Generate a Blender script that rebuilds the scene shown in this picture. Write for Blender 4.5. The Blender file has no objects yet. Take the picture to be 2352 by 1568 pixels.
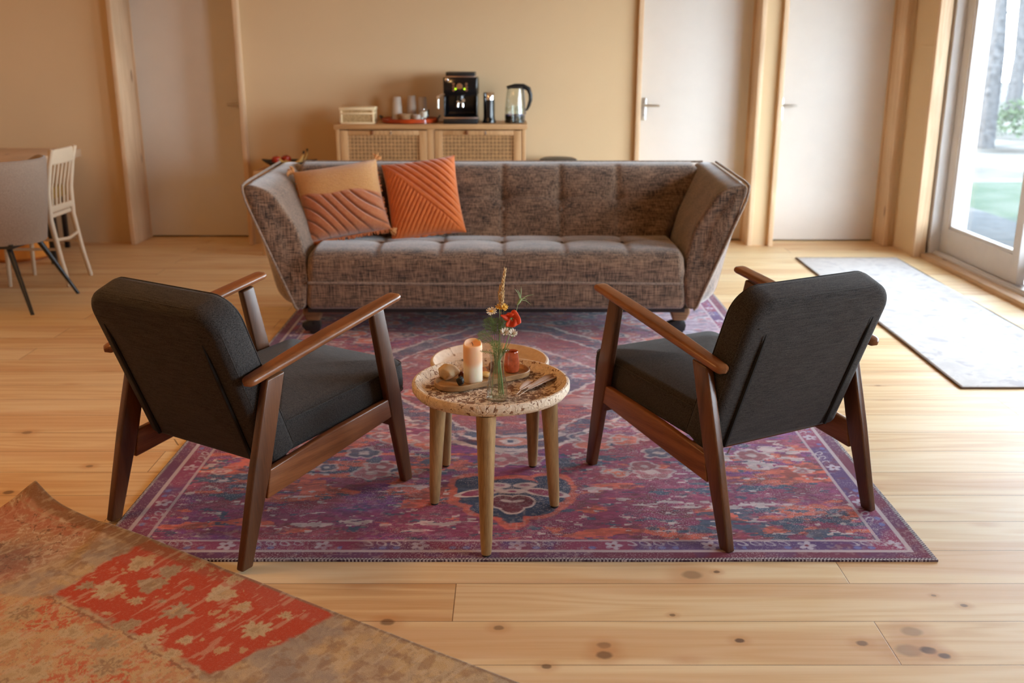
import bpy, bmesh, math, random
import numpy as np
from mathutils import Vector, Matrix
C = bpy.context.scene.collection
PI = math.pi
random.seed(7)

# ------------------------------------------------------------------ camera
cd = bpy.data.cameras.new('camera'); cam = bpy.data.objects.new('camera', cd); C.objects.link(cam)
cam.location = (0, 0, 1.43)
cam.rotation_euler = (math.radians(90 - 16.07), 0, 0)
cd.sensor_width = 36; cd.lens = 35.005
cd.dof.use_dof = True; cd.dof.focus_distance = 2.85; cd.dof.aperture_fstop = 3.2
cd.clip_end = 200
bpy.context.scene.camera = cam

# ------------------------------------------------------------------ world, sun, view
sc = bpy.context.scene
w = bpy.data.worlds.new('world'); sc.world = w; w.use_nodes = True
bg = w.node_tree.nodes['Background']
bg.inputs[1].default_value = 17.5
_nt = w.node_tree; _g = _nt.nodes.new('ShaderNodeTexCoord'); _s = _nt.nodes.new('ShaderNodeSeparateXYZ'); _r = _nt.nodes.new('ShaderNodeValToRGB')
_nt.links.new(_g.outputs['Generated'], _s.inputs[0]); _nt.links.new(_s.outputs[2], _r.inputs[0]); _nt.links.new(_r.outputs[0], bg.inputs[0])
_r.color_ramp.elements[0].position = 0.0; _r.color_ramp.elements[0].color = (0.79, 0.90, 1.0, 1)      # bright hazy horizon
_r.color_ramp.elements[1].position = 0.75; _r.color_ramp.elements[1].color = (0.30, 0.40, 0.52, 1)     # deeper sky overhead
sd = bpy.data.lights.new('sun', 'SUN'); sd.energy = 9; sd.angle = 0.01; sd.color = (1, 0.95, 0.86)
so = bpy.data.objects.new('sun', sd); C.objects.link(so); so.rotation_euler = (math.radians(20), math.radians(-38), 0)

def portal(x, y0, y1, z0, z1):
    ld = bpy.data.lights.new('daylight_portal', 'AREA'); ld.shape = 'RECTANGLE'
    ld.size = z1 - z0; ld.size_y = y1 - y0; ld.cycles.is_portal = True
    o = bpy.data.objects.new('daylight_portal', ld); C.objects.link(o)
    o.location = (x, (y0 + y1) / 2, (z0 + z1) / 2); o.rotation_euler = (0, math.radians(90), 0)
portal(3.30, 3.70, 7.19, 0.06, 2.30)
portal(3.30, 0.6, 2.4, 0.80, 2.25)

# added warm fill lights, no fixtures: over the dining table and the seating corner
def added_warm_light(x, y, z, e):
    ld = bpy.data.lights.new('added_warm_fill', 'POINT'); ld.energy = e; ld.color = (1, 0.58, 0.24); ld.shadow_soft_size = 0.12
    o = bpy.data.objects.new('added_warm_fill', ld); C.objects.link(o); o.location = (x, y, z)
added_warm_light(-3.7, 5.2, 2.0, 5)
added_warm_light(-1.75, 2.9, 2.35, 20)

sc.view_settings.view_transform = 'Standard'; sc.view_settings.look = 'None'
sc.view_settings.exposure = 0.88; sc.view_settings.gamma = 1.0; sc.view_settings.use_curve_mapping = False
cy = sc.cycles
cy.use_denoising = True; cy.max_bounces = 12; cy.diffuse_bounces = 6; cy.glossy_bounces = 4; cy.transparent_max_bounces = 16
cy.sample_clamp_indirect = 8.0; cy.caustics_reflective = False; cy.caustics_refractive = False

# ------------------------------------------------------------------ tagging
def tag(o, label=None, cat=None, group=None, kind=None):
    if label: o['label'] = label
    if cat: o['category'] = cat
    if group: o['group'] = group
    if kind: o['kind'] = kind
    return o
def thing(name, label, cat, loc=(0, 0, 0), rz=0, group=None):
    o = bpy.data.objects.new(name, None); C.objects.link(o); o.empty_display_size = 0.05
    o.location = loc; o.rotation_euler = (0, 0, rz)
    return tag(o, label, cat, group)
def copy_tree(o, parent=None):
    c = o.copy(); C.objects.link(c)
    if parent is not None:
        c.parent = parent
        c.matrix_parent_inverse = o.matrix_parent_inverse.copy()
    for ch in list(o.children):
        copy_tree(ch, c)
    return c

# ------------------------------------------------------------------ mesh helpers
class MB:
    def __init__(s): s.v = []; s.f = []
    def add(s, vs, fs):
        n = len(s.v); s.v += [tuple(v) for v in vs]; s.f += [tuple(i + n for i in f) for f in fs]; return s
    def box(s, x0, x1, y0, y1, z0, z1):
        vs = [(x, y, z) for z in (z0, z1) for y in (y0, y1) for x in (x0, x1)]
        return s.add(vs, [(0, 2, 3, 1), (4, 5, 7, 6), (0, 1, 5, 4), (2, 6, 7, 3), (0, 4, 6, 2), (1, 3, 7, 5)])
    def prism(s, poly, axis, a0, a1):
        # poly of 2D points, extruded along axis between a0 and a1
        def mk(p, a):
            return {'x': (a, p[0], p[1]), 'y': (p[0], a, p[1]), 'z': (p[0], p[1], a)}[axis]
        n = len(poly); vs = [mk(p, a0) for p in poly] + [mk(p, a1) for p in poly]
        fs = [tuple(range(n)), tuple(range(2 * n - 1, n - 1, -1))] + [(i, i + n, (i + 1) % n + n, (i + 1) % n) for i in range(n)]
        return s.add(vs, fs)
    def loops(s, loops, cap0=True, cap1=True, close=False):
        n = len(loops[0]); m = len(loops); vs = [p for l in loops for p in l]; fs = []
        for j in range(m - 1 + (1 if close else 0)):
            a = j * n; b = ((j + 1) % m) * n
            for i in range(n):
                k = (i + 1) % n; fs.append((a + i, a + k, b + k, b + i))
        if not close:
            if cap0: fs.append(tuple(range(n - 1, -1, -1)))
            if cap1: fs.append(tuple(range((m - 1) * n, m * n)))
        return s.add(vs, fs)
    def lathe(s, prof, seg=32, c=(0, 0, 0), cap0=False, cap1=False):
        L = [[(c[0] + r * math.cos(2 * PI * i / seg), c[1] + r * math.sin(2 * PI * i / seg), c[2] + z) for i in range(seg)] for r, z in prof]
        return s.loops(L, cap0, cap1)
    def tube(s, pts, rad, seg=10, flat=1.0, caps=True):
        pts = [Vector(p) for p in pts]; L = []
        n = len(pts); up = Vector((0, 0, 1))
        prev = None
        for i, p in enumerate(pts):
            t = (pts[min(i + 1, n - 1)] - pts[max(i - 1, 0)]).normalized()
            if prev is None:
                a = t.cross(up if abs(t.z) < 0.95 else Vector((1, 0, 0))).normalized()
            else:
                a = (prev - t * prev.dot(t)).normalized()
            prev = a; b = t.cross(a)
            r = rad[i] if hasattr(rad, '__len__') else rad
            L.append([tuple(p + (a * math.cos(2 * PI * k / seg) + b * flat * math.sin(2 * PI * k / seg)) * r) for k in range(seg)])
        return s.loops(L, caps, caps)
    def sphere(s, c, r, seg=14, rings=8, sq=(1, 1, 1)):
        prof = [(max(1e-5, math.sin(PI * j / rings)), -math.cos(PI * j / rings)) for j in range(rings + 1)]
        L = [[(c[0] + r * sq[0] * q * math.cos(2 * PI * i / seg), c[1] + r * sq[1] * q * math.sin(2 * PI * i / seg), c[2] + r * sq[2] * z) for i in range(seg)] for q, z in prof]
        return s.loops(L)
    def xf(s, M):
        s.v = [tuple(M @ Vector(v)) for v in s.v]; return s
    def build(s, name, mat, parent=None, smooth=True, bevel=0, seg=2, weld=False, sub=0, ang=0.7):
        me = bpy.data.meshes.new(name); me.from_pydata(s.v, [], s.f)
        bm = bmesh.new(); bm.from_mesh(me)
        if weld: bmesh.ops.remove_doubles(bm, verts=bm.verts, dist=1e-5)
        bmesh.ops.recalc_face_normals(bm, faces=bm.faces)
        if bevel:
            es = [e for e in bm.edges if len(e.link_faces) == 2 and e.calc_face_angle(0) > 0.5]
            bmesh.ops.bevel(bm, geom=es, offset=bevel, offset_type='OFFSET', segments=seg, profile=0.5, affect='EDGES', clamp_overlap=True)
        if smooth:
            for f in bm.faces: f.smooth = True
            for e in bm.edges:
                if len(e.link_faces) == 2 and e.calc_face_angle(0) > ang: e.smooth = False
        bm.to_mesh(me); bm.free()
        me.materials.append(mat)
        o = bpy.data.objects.new(name, me); C.objects.link(o)
        if parent is not None: o.parent = parent
        if sub:
            m = o.modifiers.new('subdivision', 'SUBSURF'); m.levels = sub; m.render_levels = sub
        return o

def rrect(w, h, R, n=6):
    # rounded rectangle outline, centred, counter-clockwise
    R = max(min(R, w / 2 - 1e-4, h / 2 - 1e-4), 1e-4); out = []
    for cx, cy_, a0 in ((w / 2 - R, h / 2 - R, 0), (-w / 2 + R, h / 2 - R, PI / 2), (-w / 2 + R, -h / 2 + R, PI), (w / 2 - R, -h / 2 + R, 1.5 * PI)):
        for k in range(n + 1):
            a = a0 + k * PI / 2 / n; out.append((cx + R * math.cos(a), cy_ + R * math.sin(a)))
    return out
def rrect4(w, h, Rs, n=6):
    out = []
    for (sx, sy, a0), R in zip(((1, 1, 0), (-1, 1, PI / 2), (-1, -1, PI), (1, -1, 1.5 * PI)), Rs):
        R = max(R, 1e-3)
        for k in range(n + 1):
            a = a0 + k * PI / 2 / n; out.append((sx * (w / 2 - R) + R * math.cos(a), sy * (h / 2 - R) + R * math.sin(a)))
    return out
def slab(w, h, T, Rs, r, crown=0.0, n=6, k=5):
    # padded slab: outline in the xy plane, thickness along z, edges rounded by r, faces crowned
    mb = MB(); L = []
    def ring(inset, z):
        Rr = [max(R - inset, 0.002) for R in Rs]
        return [(p[0], p[1], z) for p in rrect4(w - 2 * inset, h - 2 * inset, Rr, n)]
    for i in range(k + 1):
        a = -PI / 2 + i * PI / 2 / k; L.append(ring(r - r * math.cos(a), -T / 2 + r + r * math.sin(a)))
    for i in range(k + 1):
        a = i * PI / 2 / k; L.append(ring(r - r * math.cos(a), T / 2 - r + r * math.sin(a)))
    base = L[-1]
    def shrink(z0, sgn, src):
        out = []
        for q in (0.9, 0.75, 0.55, 0.35, 0.15):
            out.append([(p[0] * q, p[1] * q, z0 + sgn * crown * (1 - q ** 2.2)) for p in src])
        return out
    L = list(reversed(shrink(-T / 2, -1, L[0]))) + L + shrink(T / 2, 1, base)
    mb.loops(L); return mb

def grid_mesh(name, P, mat, parent=None, smooth=True, cols=None, closed=False):
    # P: (m, n, 3) array
    m, n, _ = P.shape
    me = bpy.data.meshes.new(name)
    idx = np.arange(m * n).reshape(m, n)
    q = np.stack([idx[:-1, :-1], idx[:-1, 1:], idx[1:, 1:], idx[1:, :-1]], -1).reshape(-1, 4)
    me.vertices.add(m * n); me.vertices.foreach_set('co', P.reshape(-1).astype(np.float32))
    me.loops.add(q.size); me.loops.foreach_set('vertex_index', q.reshape(-1).astype(np.int32))
    me.polygons.add(len(q)); me.polygons.foreach_set('loop_start', (np.arange(len(q)) * 4).astype(np.int32))
    me.polygons.foreach_set('loop_total', np.full(len(q), 4, np.int32))
    me.update(calc_edges=True)
    if smooth: me.polygons.foreach_set('use_smooth', np.ones(len(q), bool))
    if cols is not None:
        a = me.color_attributes.new('pattern', 'FLOAT_COLOR', 'POINT')
        c4 = np.ones((m * n, 4), np.float32); c4[:, :3] = cols.reshape(-1, 3)
        a.data.foreach_set('color', c4.reshape(-1))
    me.materials.append(mat); me.validate()
    o = bpy.data.objects.new(name, me); C.objects.link(o)
    if parent is not None: o.parent = parent
    return o

# ------------------------------------------------------------------ materials
def srgb(r, g, b):
    f = lambda c: (c / 255 / 12.92) if c / 255 <= 0.04045 else ((c / 255 + 0.055) / 1.055) ** 2.4
    return (f(r), f(g), f(b), 1)
class NT:
    def __init__(s, name):
        s.m = bpy.data.materials.new(name); s.m.use_nodes = True; s.t = s.m.node_tree
        s.b = s.t.nodes['Principled BSDF']
    def n(s, typ, **kw):
        nd = s.t.nodes.new(typ)
        for k, v in kw.items(): setattr(nd, k, v)
        return nd
    def l(s, a, b): s.t.links.new(a, b)
    def val(s, v, sock):
        if hasattr(v, 'is_linked') or hasattr(v, 'links'): s.l(v, sock)
        else: sock.default_value = v
    def math(s, op, a, b=None, c=None, clamp=False):
        nd = s.n('ShaderNodeMath', operation=op); nd.use_clamp = clamp
        for i, x in enumerate((a, b, c)):
            if x is not None: s.val(x, nd.inputs[i])
        return nd.outputs[0]
    def mix(s, f, a, b, mode='MIX'):
        nd = s.n('ShaderNodeMix', data_type='RGBA', blend_type=mode); nd.clamp_factor = True
        s.val(f, nd.inputs[0]); s.val(a, nd.inputs[6]); s.val(b, nd.inputs[7]); return nd.outputs[2]
    def obj(s): return s.n('ShaderNodeTexCoord').outputs['Object']
    def mapping(s, vec, scale=(1, 1, 1), loc=(0, 0, 0), rot=(0, 0, 0)):
        nd = s.n('ShaderNodeMapping'); s.l(vec, nd.inputs[0]); nd.inputs['Scale'].default_value = scale
        nd.inputs['Location'].default_value = loc; nd.inputs['Rotation'].default_value = rot; return nd.outputs[0]
    def noise(s, vec, scale=5, detail=3, rough=0.55, dist=0.0):
        nd = s.n('ShaderNodeTexNoise'); s.l(vec, nd.inputs['Vector']); nd.inputs['Scale'].default_value = scale
        nd.inputs['Detail'].default_value = detail; nd.inputs['Roughness'].default_value = rough; nd.inputs['Distortion'].default_value = dist
        return nd.outputs[0]
    def ramp(s, f, stops):
        nd = s.n('ShaderNodeValToRGB'); s.l(f, nd.inputs[0]); e = nd.color_ramp.elements
        while len(e) < len(stops): e.new(0.5)
        for el, (p, c) in zip(e, stops): el.position = p; el.color = c if len(c) == 4 else (*c, 1)
        return nd.outputs[0]
    def step(s, f, lo, hi):
        nd = s.n('ShaderNodeMapRange'); nd.interpolation_type = 'SMOOTHSTEP'; s.l(f, nd.inputs[0])
        nd.inputs[1].default_value = lo; nd.inputs[2].default_value = hi; return nd.outputs[0]
    def bump(s, h, strength=0.3, dist=0.01):
        nd = s.n('ShaderNodeBump'); nd.inputs['Strength'].default_value = strength; nd.inputs['Distance'].default_value = dist
        s.l(h, nd.inputs['Height']); s.l(nd.outputs[0], s.b.inputs['Normal'])
    def set(s, col=None, rough=None, metal=None, **kw):
        if col is not None: s.val(col, s.b.inputs['Base Color'])
        if rough is not None: s.val(rough, s.b.inputs['Roughness'])
        if metal is not None: s.b.inputs['Metallic'].default_value = metal
        for k, v in kw.items(): s.b.inputs[k.replace('_', ' ')].default_value = v
        return s.m

def plain(name, col, rough=0.5, metal=0.0, vary=0.12, scale=8, bump=0.0, bscale=200, **kw):
    t = NT(name); v = t.obj(); n = t.noise(v, scale, 3)
    dark = tuple(c * (1 - vary) for c in col[:3]) + (1,); lite = tuple(min(1, c * (1 + vary)) for c in col[:3]) + (1,)
    c = t.ramp(n, [(0.3, dark), (0.7, lite)])
    if bump: t.bump(t.noise(v, bscale, 2), bump, 0.003)
    return t.set(c, rough, metal, **kw)

def wood(name, c0, c1, axis='z', rough=0.4, freq=60, knots=False, bump=0.05, stretch=0.06):
    t = NT(name); v = t.obj()
    sc_ = {'x': (stretch, 1, 1), 'y': (1, stretch, 1), 'z': (1, 1, stretch)}[axis]
    m = t.mapping(v, sc_)
    a = t.noise(m, 9, 2, 0.5, 0.3)
    rings = t.math('SINE', t.math('MULTIPLY', a, freq))
    fine = t.noise(m, 260, 2, 0.6)
    f = t.math('ADD', t.math('MULTIPLY', rings, 0.22), t.math('MULTIPLY_ADD', fine, 0.9, 0.05))
    c = t.ramp(f, [(0.1, c0), (0.9, c1)])
    big = t.noise(v, 2.5, 1)
    c = t.mix(t.math('MULTIPLY', t.step(big, 0.4, 0.7), 0.25), c, tuple(x * 0.6 for x in c0[:3]) + (1,))
    if knots:
        vo = t.n('ShaderNodeTexVoronoi'); t.l(t.mapping(v, {'x': (.5, 1, 1), 'y': (1, .5, 1), 'z': (1, 1, .35)}[axis]), vo.inputs['Vector']); vo.inputs['Scale'].default_value = 4.5
        k = t.step(vo.outputs['Distance'], 0.10, 0.05)
        c = t.mix(t.math('MULTIPLY', k, 0.8), c, srgb(120, 70, 40))
    t.bump(fine, bump, 0.002)
    return t.set(c, rough)

M = {}
M['wall'] = plain('sand_plaster', srgb(215, 187, 148), 0.9, vary=0.03, scale=1.2, bump=0.06, bscale=90)
M['ceiling'] = wood('ceiling_boards', srgb(214, 186, 150), srgb(226, 200, 166), 'x', 0.6)
M['pine'] = wood('pine_trim', srgb(208, 172, 134), srgb(230, 200, 164), 'z', 0.5, knots=True)
M['pine_y'] = wood('pine_trim_long', srgb(196, 162, 128), srgb(216, 184, 150), 'y', 0.5, knots=True)
M['door'] = plain('white_door_paint', srgb(222, 216, 209), 0.45, vary=0.015)
M['whiteframe'] = plain('white_frame_paint', srgb(214, 210, 208), 0.4, vary=0.03)
M['steel'] = plain('brushed_steel', (0.62, 0.60, 0.56, 1), 0.3, 1.0, vary=0.05)
M['chrome'] = plain('chrome', (0.85, 0.84, 0.82, 1), 0.08, 1.0, vary=0.02)
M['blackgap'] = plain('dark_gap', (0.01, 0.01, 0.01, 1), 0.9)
M['walnut'] = wood('walnut_beech_shaded', srgb(72, 43, 25), srgb(112, 70, 41), 'z', 0.33, 22, bump=0.03)  # darker copy for the legs, their shade put into the colour
M['walnut_lit_y'] = wood('walnut_beech_lit_long', srgb(106, 62, 34), srgb(152, 96, 57), 'y', 0.30, 30, bump=0.03)  # lighter copy for arms and rails, highlights put into the colour
M['blackplastic'] = plain('black_plastic', (0.012, 0.012, 0.013, 1), 0.35)
M['blackgloss'] = plain('black_gloss', (0.006, 0.006, 0.007, 1), 0.12)
M['rubber'] = plain('black_rubber', (0.01, 0.01, 0.01, 1), 0.7)

def weave(name, dark, lite, sx=(500, 30, 500), sy=(30, 500, 500), rough=0.95, amp=1.0, mottled=0.0, coarse=None, sheen=0.2, mid=0.5, ctr=0.14):
    t = NT(name); v = t.obj()
    a = t.noise(t.mapping(v, sx), 1.0, 2, 0.6); b = t.noise(t.mapping(v, sy), 1.0, 2, 0.6)
    f = t.math('MULTIPLY', t.math('ADD', a, b), 0.5)
    if mottled:
        g = t.noise(v, 9, 2); f = t.math('ADD', f, t.math('MULTIPLY', t.math('SUBTRACT', g, 0.5), mottled))
    c = t.ramp(f, [(mid - ctr, dark), (mid + ctr, lite)])
    t.bump(f, 0.35 * amp, 0.003)
    m = t.set(c, rough); t.b.inputs['Sheen Weight'].default_value = sheen; t.b.inputs['Sheen Roughness'].default_value = 0.5
    t.b.inputs['Specular IOR Level'].default_value = 0.15
    return m
M['charcoal'] = weave('charcoal_linen', srgb(24, 21, 20), srgb(72, 67, 64), (16, 600, 600), (420, 220, 320), mid=0.5, ctr=0.14, sheen=0.12)
M['chenille'] = weave('grey_brown_chenille', srgb(46, 35, 29), srgb(146, 117, 95), (14, 260, 240), (250, 90, 14), mottled=0.22, ctr=0.11, sheen=0.5, amp=0.6)
M['chenille_pipe'] = weave('chenille_piping', srgb(100, 82, 70), srgb(158, 136, 118), (80, 80, 80), (300, 300, 300), sheen=0.4)

def thin_glass(name, tint=(0.96, 0.98, 0.97, 1), rough=0.02, k=1.0):
    t = NT(name); t.t.nodes.remove(t.b)
    tr = t.n('ShaderNodeBsdfTransparent'); tr.inputs[0].default_value = tint
    gl = t.n('ShaderNodeBsdfGlossy'); gl.inputs['Roughness'].default_value = rough
    lw = t.n('ShaderNodeLayerWeight'); lw.inputs[0].default_value = 0.35
    f = t.math('MULTIPLY_ADD', t.math('POWER', lw.outputs['Facing'], 2.2), 0.75 * k, 0.04, clamp=True)
    mx = t.n('ShaderNodeMixShader'); t.l(f, mx.inputs[0]); t.l(tr.outputs[0], mx.inputs[1]); t.l(gl.outputs[0], mx.inputs[2])
    out = [n for n in t.t.nodes if n.type == 'OUTPUT_MATERIAL'][0]; t.l(mx.outputs[0], out.inputs[0]); return t.m
M['glass'] = thin_glass('clear_glass', k=1.5)
M['water'] = thin_glass('vase_water', (0.95, 0.96, 0.93, 1), k=0.3)
M['pane'] = thin_glass('window_pane', (0.97, 0.98, 0.98, 1), k=0.25)
M['frost'] = plain('milky_glass', srgb(210, 205, 198), 0.2, vary=0.02)
M['frost'].node_tree.nodes['Principled BSDF'].inputs['Transmission Weight'].default_value = 0.6

# ------------------------------------------------------------------ floor
def floor_material():
    t = NT('pine_floor_boards'); v = t.obj()
    sx = t.n('ShaderNodeSeparateXYZ'); t.l(v, sx.inputs[0]); X, Y = sx.outputs[0], sx.outputs[1]
    W, L = 0.1945, 2.25
    yy = t.math('DIVIDE', t.math('SUBTRACT', Y, 2.504), W); row = t.math('FLOOR', yy); fy = t.math('SUBTRACT', yy, row)
    par = t.math('MODULO', t.math('ABSOLUTE', row), 2.0)
    off = t.math('MULTIPLY_ADD', par, -1.107, 0.95)
    xx = t.math('DIVIDE', t.math('SUBTRACT', X, off), L); seg = t.math('FLOOR', xx); fx = t.math('SUBTRACT', xx, seg)
    bid = t.math('ADD', t.math('MULTIPLY', row, 17.31), t.math('MULTIPLY', seg, 5.77))
    wn = t.n('ShaderNodeTexWhiteNoise', noise_dimensions='1D'); t.l(bid, wn.inputs['W']); rnd = wn.outputs['Value']
    cb = t.n('ShaderNodeCombineXYZ'); t.l(t.math('MULTIPLY', X, 0.55), cb.inputs[0]); t.l(t.math('MULTIPLY', Y, 7.5), cb.inputs[1]); t.l(t.math('MULTIPLY', bid, 3.3), cb.inputs[2])
    g = t.noise(cb.outputs[0], 1.0, 2, 0.45, 0.15)
    rings = t.math('SINE', t.math('MULTIPLY', g, 55))
    cb2 = t.n('ShaderNodeCombineXYZ'); t.l(t.math('MULTIPLY', X, 5), cb2.inputs[0]); t.l(t.math('MULTIPLY', Y, 260), cb2.inputs[1]); t.l(bid, cb2.inputs[2])
    fine = t.noise(cb2.outputs[0], 1.0, 2, 0.6)
    f = t.math('ADD', t.math('MULTIPLY', rings, 0.16), t.math('MULTIPLY_ADD', fine, 0.5, 0.22))
    f = t.math('ADD', f, t.math('MULTIPLY', t.math('SUBTRACT', rnd, 0.5), 0.45))
    c = t.ramp(f, [(0.05, srgb(242, 220, 180)), (0.5, srgb(233, 204, 156)), (0.95, srgb(214, 172, 122))])
    band = t.step(t.noise(cb.outputs[0], 0.7, 1, 0.5), 0.52, 0.62)
    c = t.mix(t.math('MULTIPLY', band, 0.4), c, srgb(206, 152, 102))
    # scattered small knots
    cb3 = t.n('ShaderNodeCombineXYZ'); t.l(t.math('MULTIPLY', X, 1.5), cb3.inputs[0]); t.l(t.math('MULTIPLY', Y, 3.6), cb3.inputs[1]); t.l(bid, cb3.inputs[2])
    vo = t.n('ShaderNodeTexVoronoi'); t.l(cb3.outputs[0], vo.inputs['Vector']); vo.inputs['Scale'].default_value = 1.25
    d = t.math('ADD', vo.outputs['Distance'], t.math('MULTIPLY', t.math('SUBTRACT', t.noise(v, 60, 2), 0.5), 0.03))
    kn = t.step(d, 0.034, 0.016); halo = t.step(d, 0.15, 0.02)
    c = t.mix(t.math('MULTIPLY', halo, 0.45), c, srgb(192, 128, 78)); c = t.mix(t.math('MULTIPLY', kn, 0.8), c, srgb(112, 70, 44))
    # knots read off the photograph (x, y, radius, darkness)
    K = [(0.232, 2.199, .016, .55), (0.229, 2.157, .018, .7), (0.578, 2.221, .011, .9), (0.885, 2.208, .013, .75), (1.031, 2.262, .024, .45), (0.992, 2.177, .030, .5),
         (1.040, 2.177, .018, .95), (1.071, 2.153, .013, .95), (0.515, 2.553, .026, .5), (0.084, 2.109, .011, .8), (-0.327, 2.306, .017, .75), (-0.035, 2.279, .012, .6),
         (1.222, 2.388, .009, .8), (-1.91, 3.669, .018, .6), (-1.712, 3.112, .016, .8), (-1.529, 3.336, .012, .6), (0.59, 2.57, .008, .8), (0.427, 2.34, .007, .7), (1.16, 2.44, .006, .6)]
    warp = t.math('MULTIPLY', t.math('SUBTRACT', t.noise(v, 45, 2), 0.5), 0.006)
    for kx, ky, r, dk in K:
        dx = t.math('MULTIPLY', t.math('SUBTRACT', X, kx), 0.8); dy = t.math('SUBTRACT', Y, ky)
        dd = t.math('ADD', t.math('SQRT', t.math('ADD', t.math('MULTIPLY', dx, dx), t.math('MULTIPLY', dy, dy))), warp)
        rim = t.math('MULTIPLY', t.step(dd, r * 1.15, r * 0.6), dk * .85)
        hl = t.math('MULTIPLY', t.step(dd, r * 3.2, r), 0.4)
        c = t.mix(hl, c, srgb(196, 138, 88)); c = t.mix(rim, c, srgb(74, 48, 36))
    gy = t.math('MINIMUM', fy, t.math('SUBTRACT', 1.0, fy)); gx = t.math('MINIMUM', fx, t.math('SUBTRACT', 1.0, fx))
    gap = t.math('MAXIMUM', t.step(gy, 0.0085, 0.004), t.step(gx, 0.0008, 0.0004))
    c = t.mix(t.math('MULTIPLY', gap, 0.75), c, srgb(110, 72, 44))
    t.bump(t.math('SUBTRACT', t.math('MULTIPLY', fine, 0.12), gap), 0.25, 0.003)
    return t.set(c, t.math('MULTIPLY_ADD', fine, 0.16, 0.38), Specular_IOR_Level=0.35)
M['floor'] = floor_material()
XL, XR, YF, ZC = -5.2, 2.95, -1.8, 2.62
def yb(x): return 7.716 - 0.0222 * x          # the back wall runs very slightly out of square
tag(MB().box(XL, 3.30, YF, 8.3, -0.05, 0).build('floor', M['floor'], smooth=False), kind='structure')
tag(MB().box(XL - .1, 3.35, YF - .1, 8.4, ZC, ZC + .1).build('ceiling', M['ceiling'], smooth=False), kind='structure')
tag(MB().box(XL - .1, XL, YF, 8.2, 0, ZC).build('wall_left', M['wall'], smooth=False), kind='structure')
tag(MB().box(XL, 3.3, YF - .1, YF, 0, ZC).build('wall_front', M['wall'], smooth=False), kind='structure')

# back wall with three door openings
DOORS = [(-2.98, -2.02), (0.93, 1.865), (1.985, 2.915)]
mb = MB()
def wallpiece(x0, x1, z0, z1):
    mb.prism([(x0, yb(x0)), (x1, yb(x1)), (x1, yb(x1) + .12), (x0, yb(x0) + .12)], 'z', z0, z1)
xs = [XL] + [a for d in DOORS for a in d] + [3.05]
for i in range(0, len(xs), 2): wallpiece(xs[i], xs[i + 1], 0, ZC)
for a, b in DOORS: wallpiece(a, b, 2.12, ZC)
tag(mb.build('wall_back', M['wall'], smooth=False), kind='structure')
# wall behind the doors' gaps
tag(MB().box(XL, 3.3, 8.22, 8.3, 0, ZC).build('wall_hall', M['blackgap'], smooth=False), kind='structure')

def lever(parent, x, y, z, s):
    b = MB(); b.prism(rrect(.038, .17, .006, 3), 'y', -.006, 0)
    h = b.xf(Matrix.Translation((x, y, z - .03))).build('handle_plate', M['steel'], parent, bevel=0.001)
    g = MB(); g.tube([(x, y - .005, z), (x, y - .045, z)], .009, 12)
    g.tube([(x, y - .043, z), (x + s * .03, y - .048, z), (x + s * .115, y - .048, z - .002)], [.009, .0095, .008], 12)
    g.build('lever', M['steel'], h)
    k = MB(); k.lathe([(.004, 0), (.004, .002)], 10, cap1=True).xf(Matrix.Translation((x, y - .006, z - .075)) @ Matrix.Rotation(PI / 2, 4, 'X')).build('keyhole', M['blackgap'], h)
dep = .17
for i, (a, b) in enumerate(DOORS):
    xm = (a + b) / 2; yd = yb(xm) + (0.28 if i == 0 else 0.20)
    t_ = 0.036
    d = tag(MB().box(a + t_, b - t_, yd, yd + .04, 0.012, 2.08).build('door_%d' % (i + 1), M['door'], bevel=.002), kind='structure')
    hx, s = ((b - t_ - .06, -1), (a + t_ + .05, 1), (a + t_ + .045, 1))[i]
    lever(d, hx, yd, 1.055, s)
    f = MB(); yf = yb(xm) - (0.075 if i == 0 else 0.03)
    f.box(a, a + t_, yf, yd + .03, 0, 2.10); f.box(b - t_, b, yf, yd + .03, 0, 2.10); f.box(a, b, yf, yd + .03, 2.10, 2.135)
    f.box(a + t_, a + t_ + .012, yd - .02, yd, 0, 2.10); f.box(b - t_ - .012, b - t_, yd - .02, yd, 0, 2.10)
    tag(f.build('trim_%d' % (i + 1), M['pine'], bevel=.003), kind='structure')
    tag(MB().box(a + t_, b - t_, yd + .05, yd + .06, 0, .05).build('trim_%d' % (i + 11), M['blackgap'], smooth=False), kind='structure')  # black strip behind the door foot, painted as the shade of the gap

# right wall with the sliding garden doors and an added, unseen window nearer the camera
m2 = MB()
m2.box(XR, 3.30, 7.235, 8.3, 0, ZC)
m2.box(XR, 3.30, 3.60, 7.235, 2.32, ZC)
m2.box(XR, 3.30, 2.40, 3.60, 0, ZC); m2.box(XR, 3.30, YF, .6, 0, ZC); m2.box(XR, 3.30, .6, 2.4, 0, .80); m2.box(XR, 3.30, .6, 2.40, 2.32, ZC)
tag(m2.build('wall_right', M['wall'], smooth=False), kind='structure')
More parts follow.
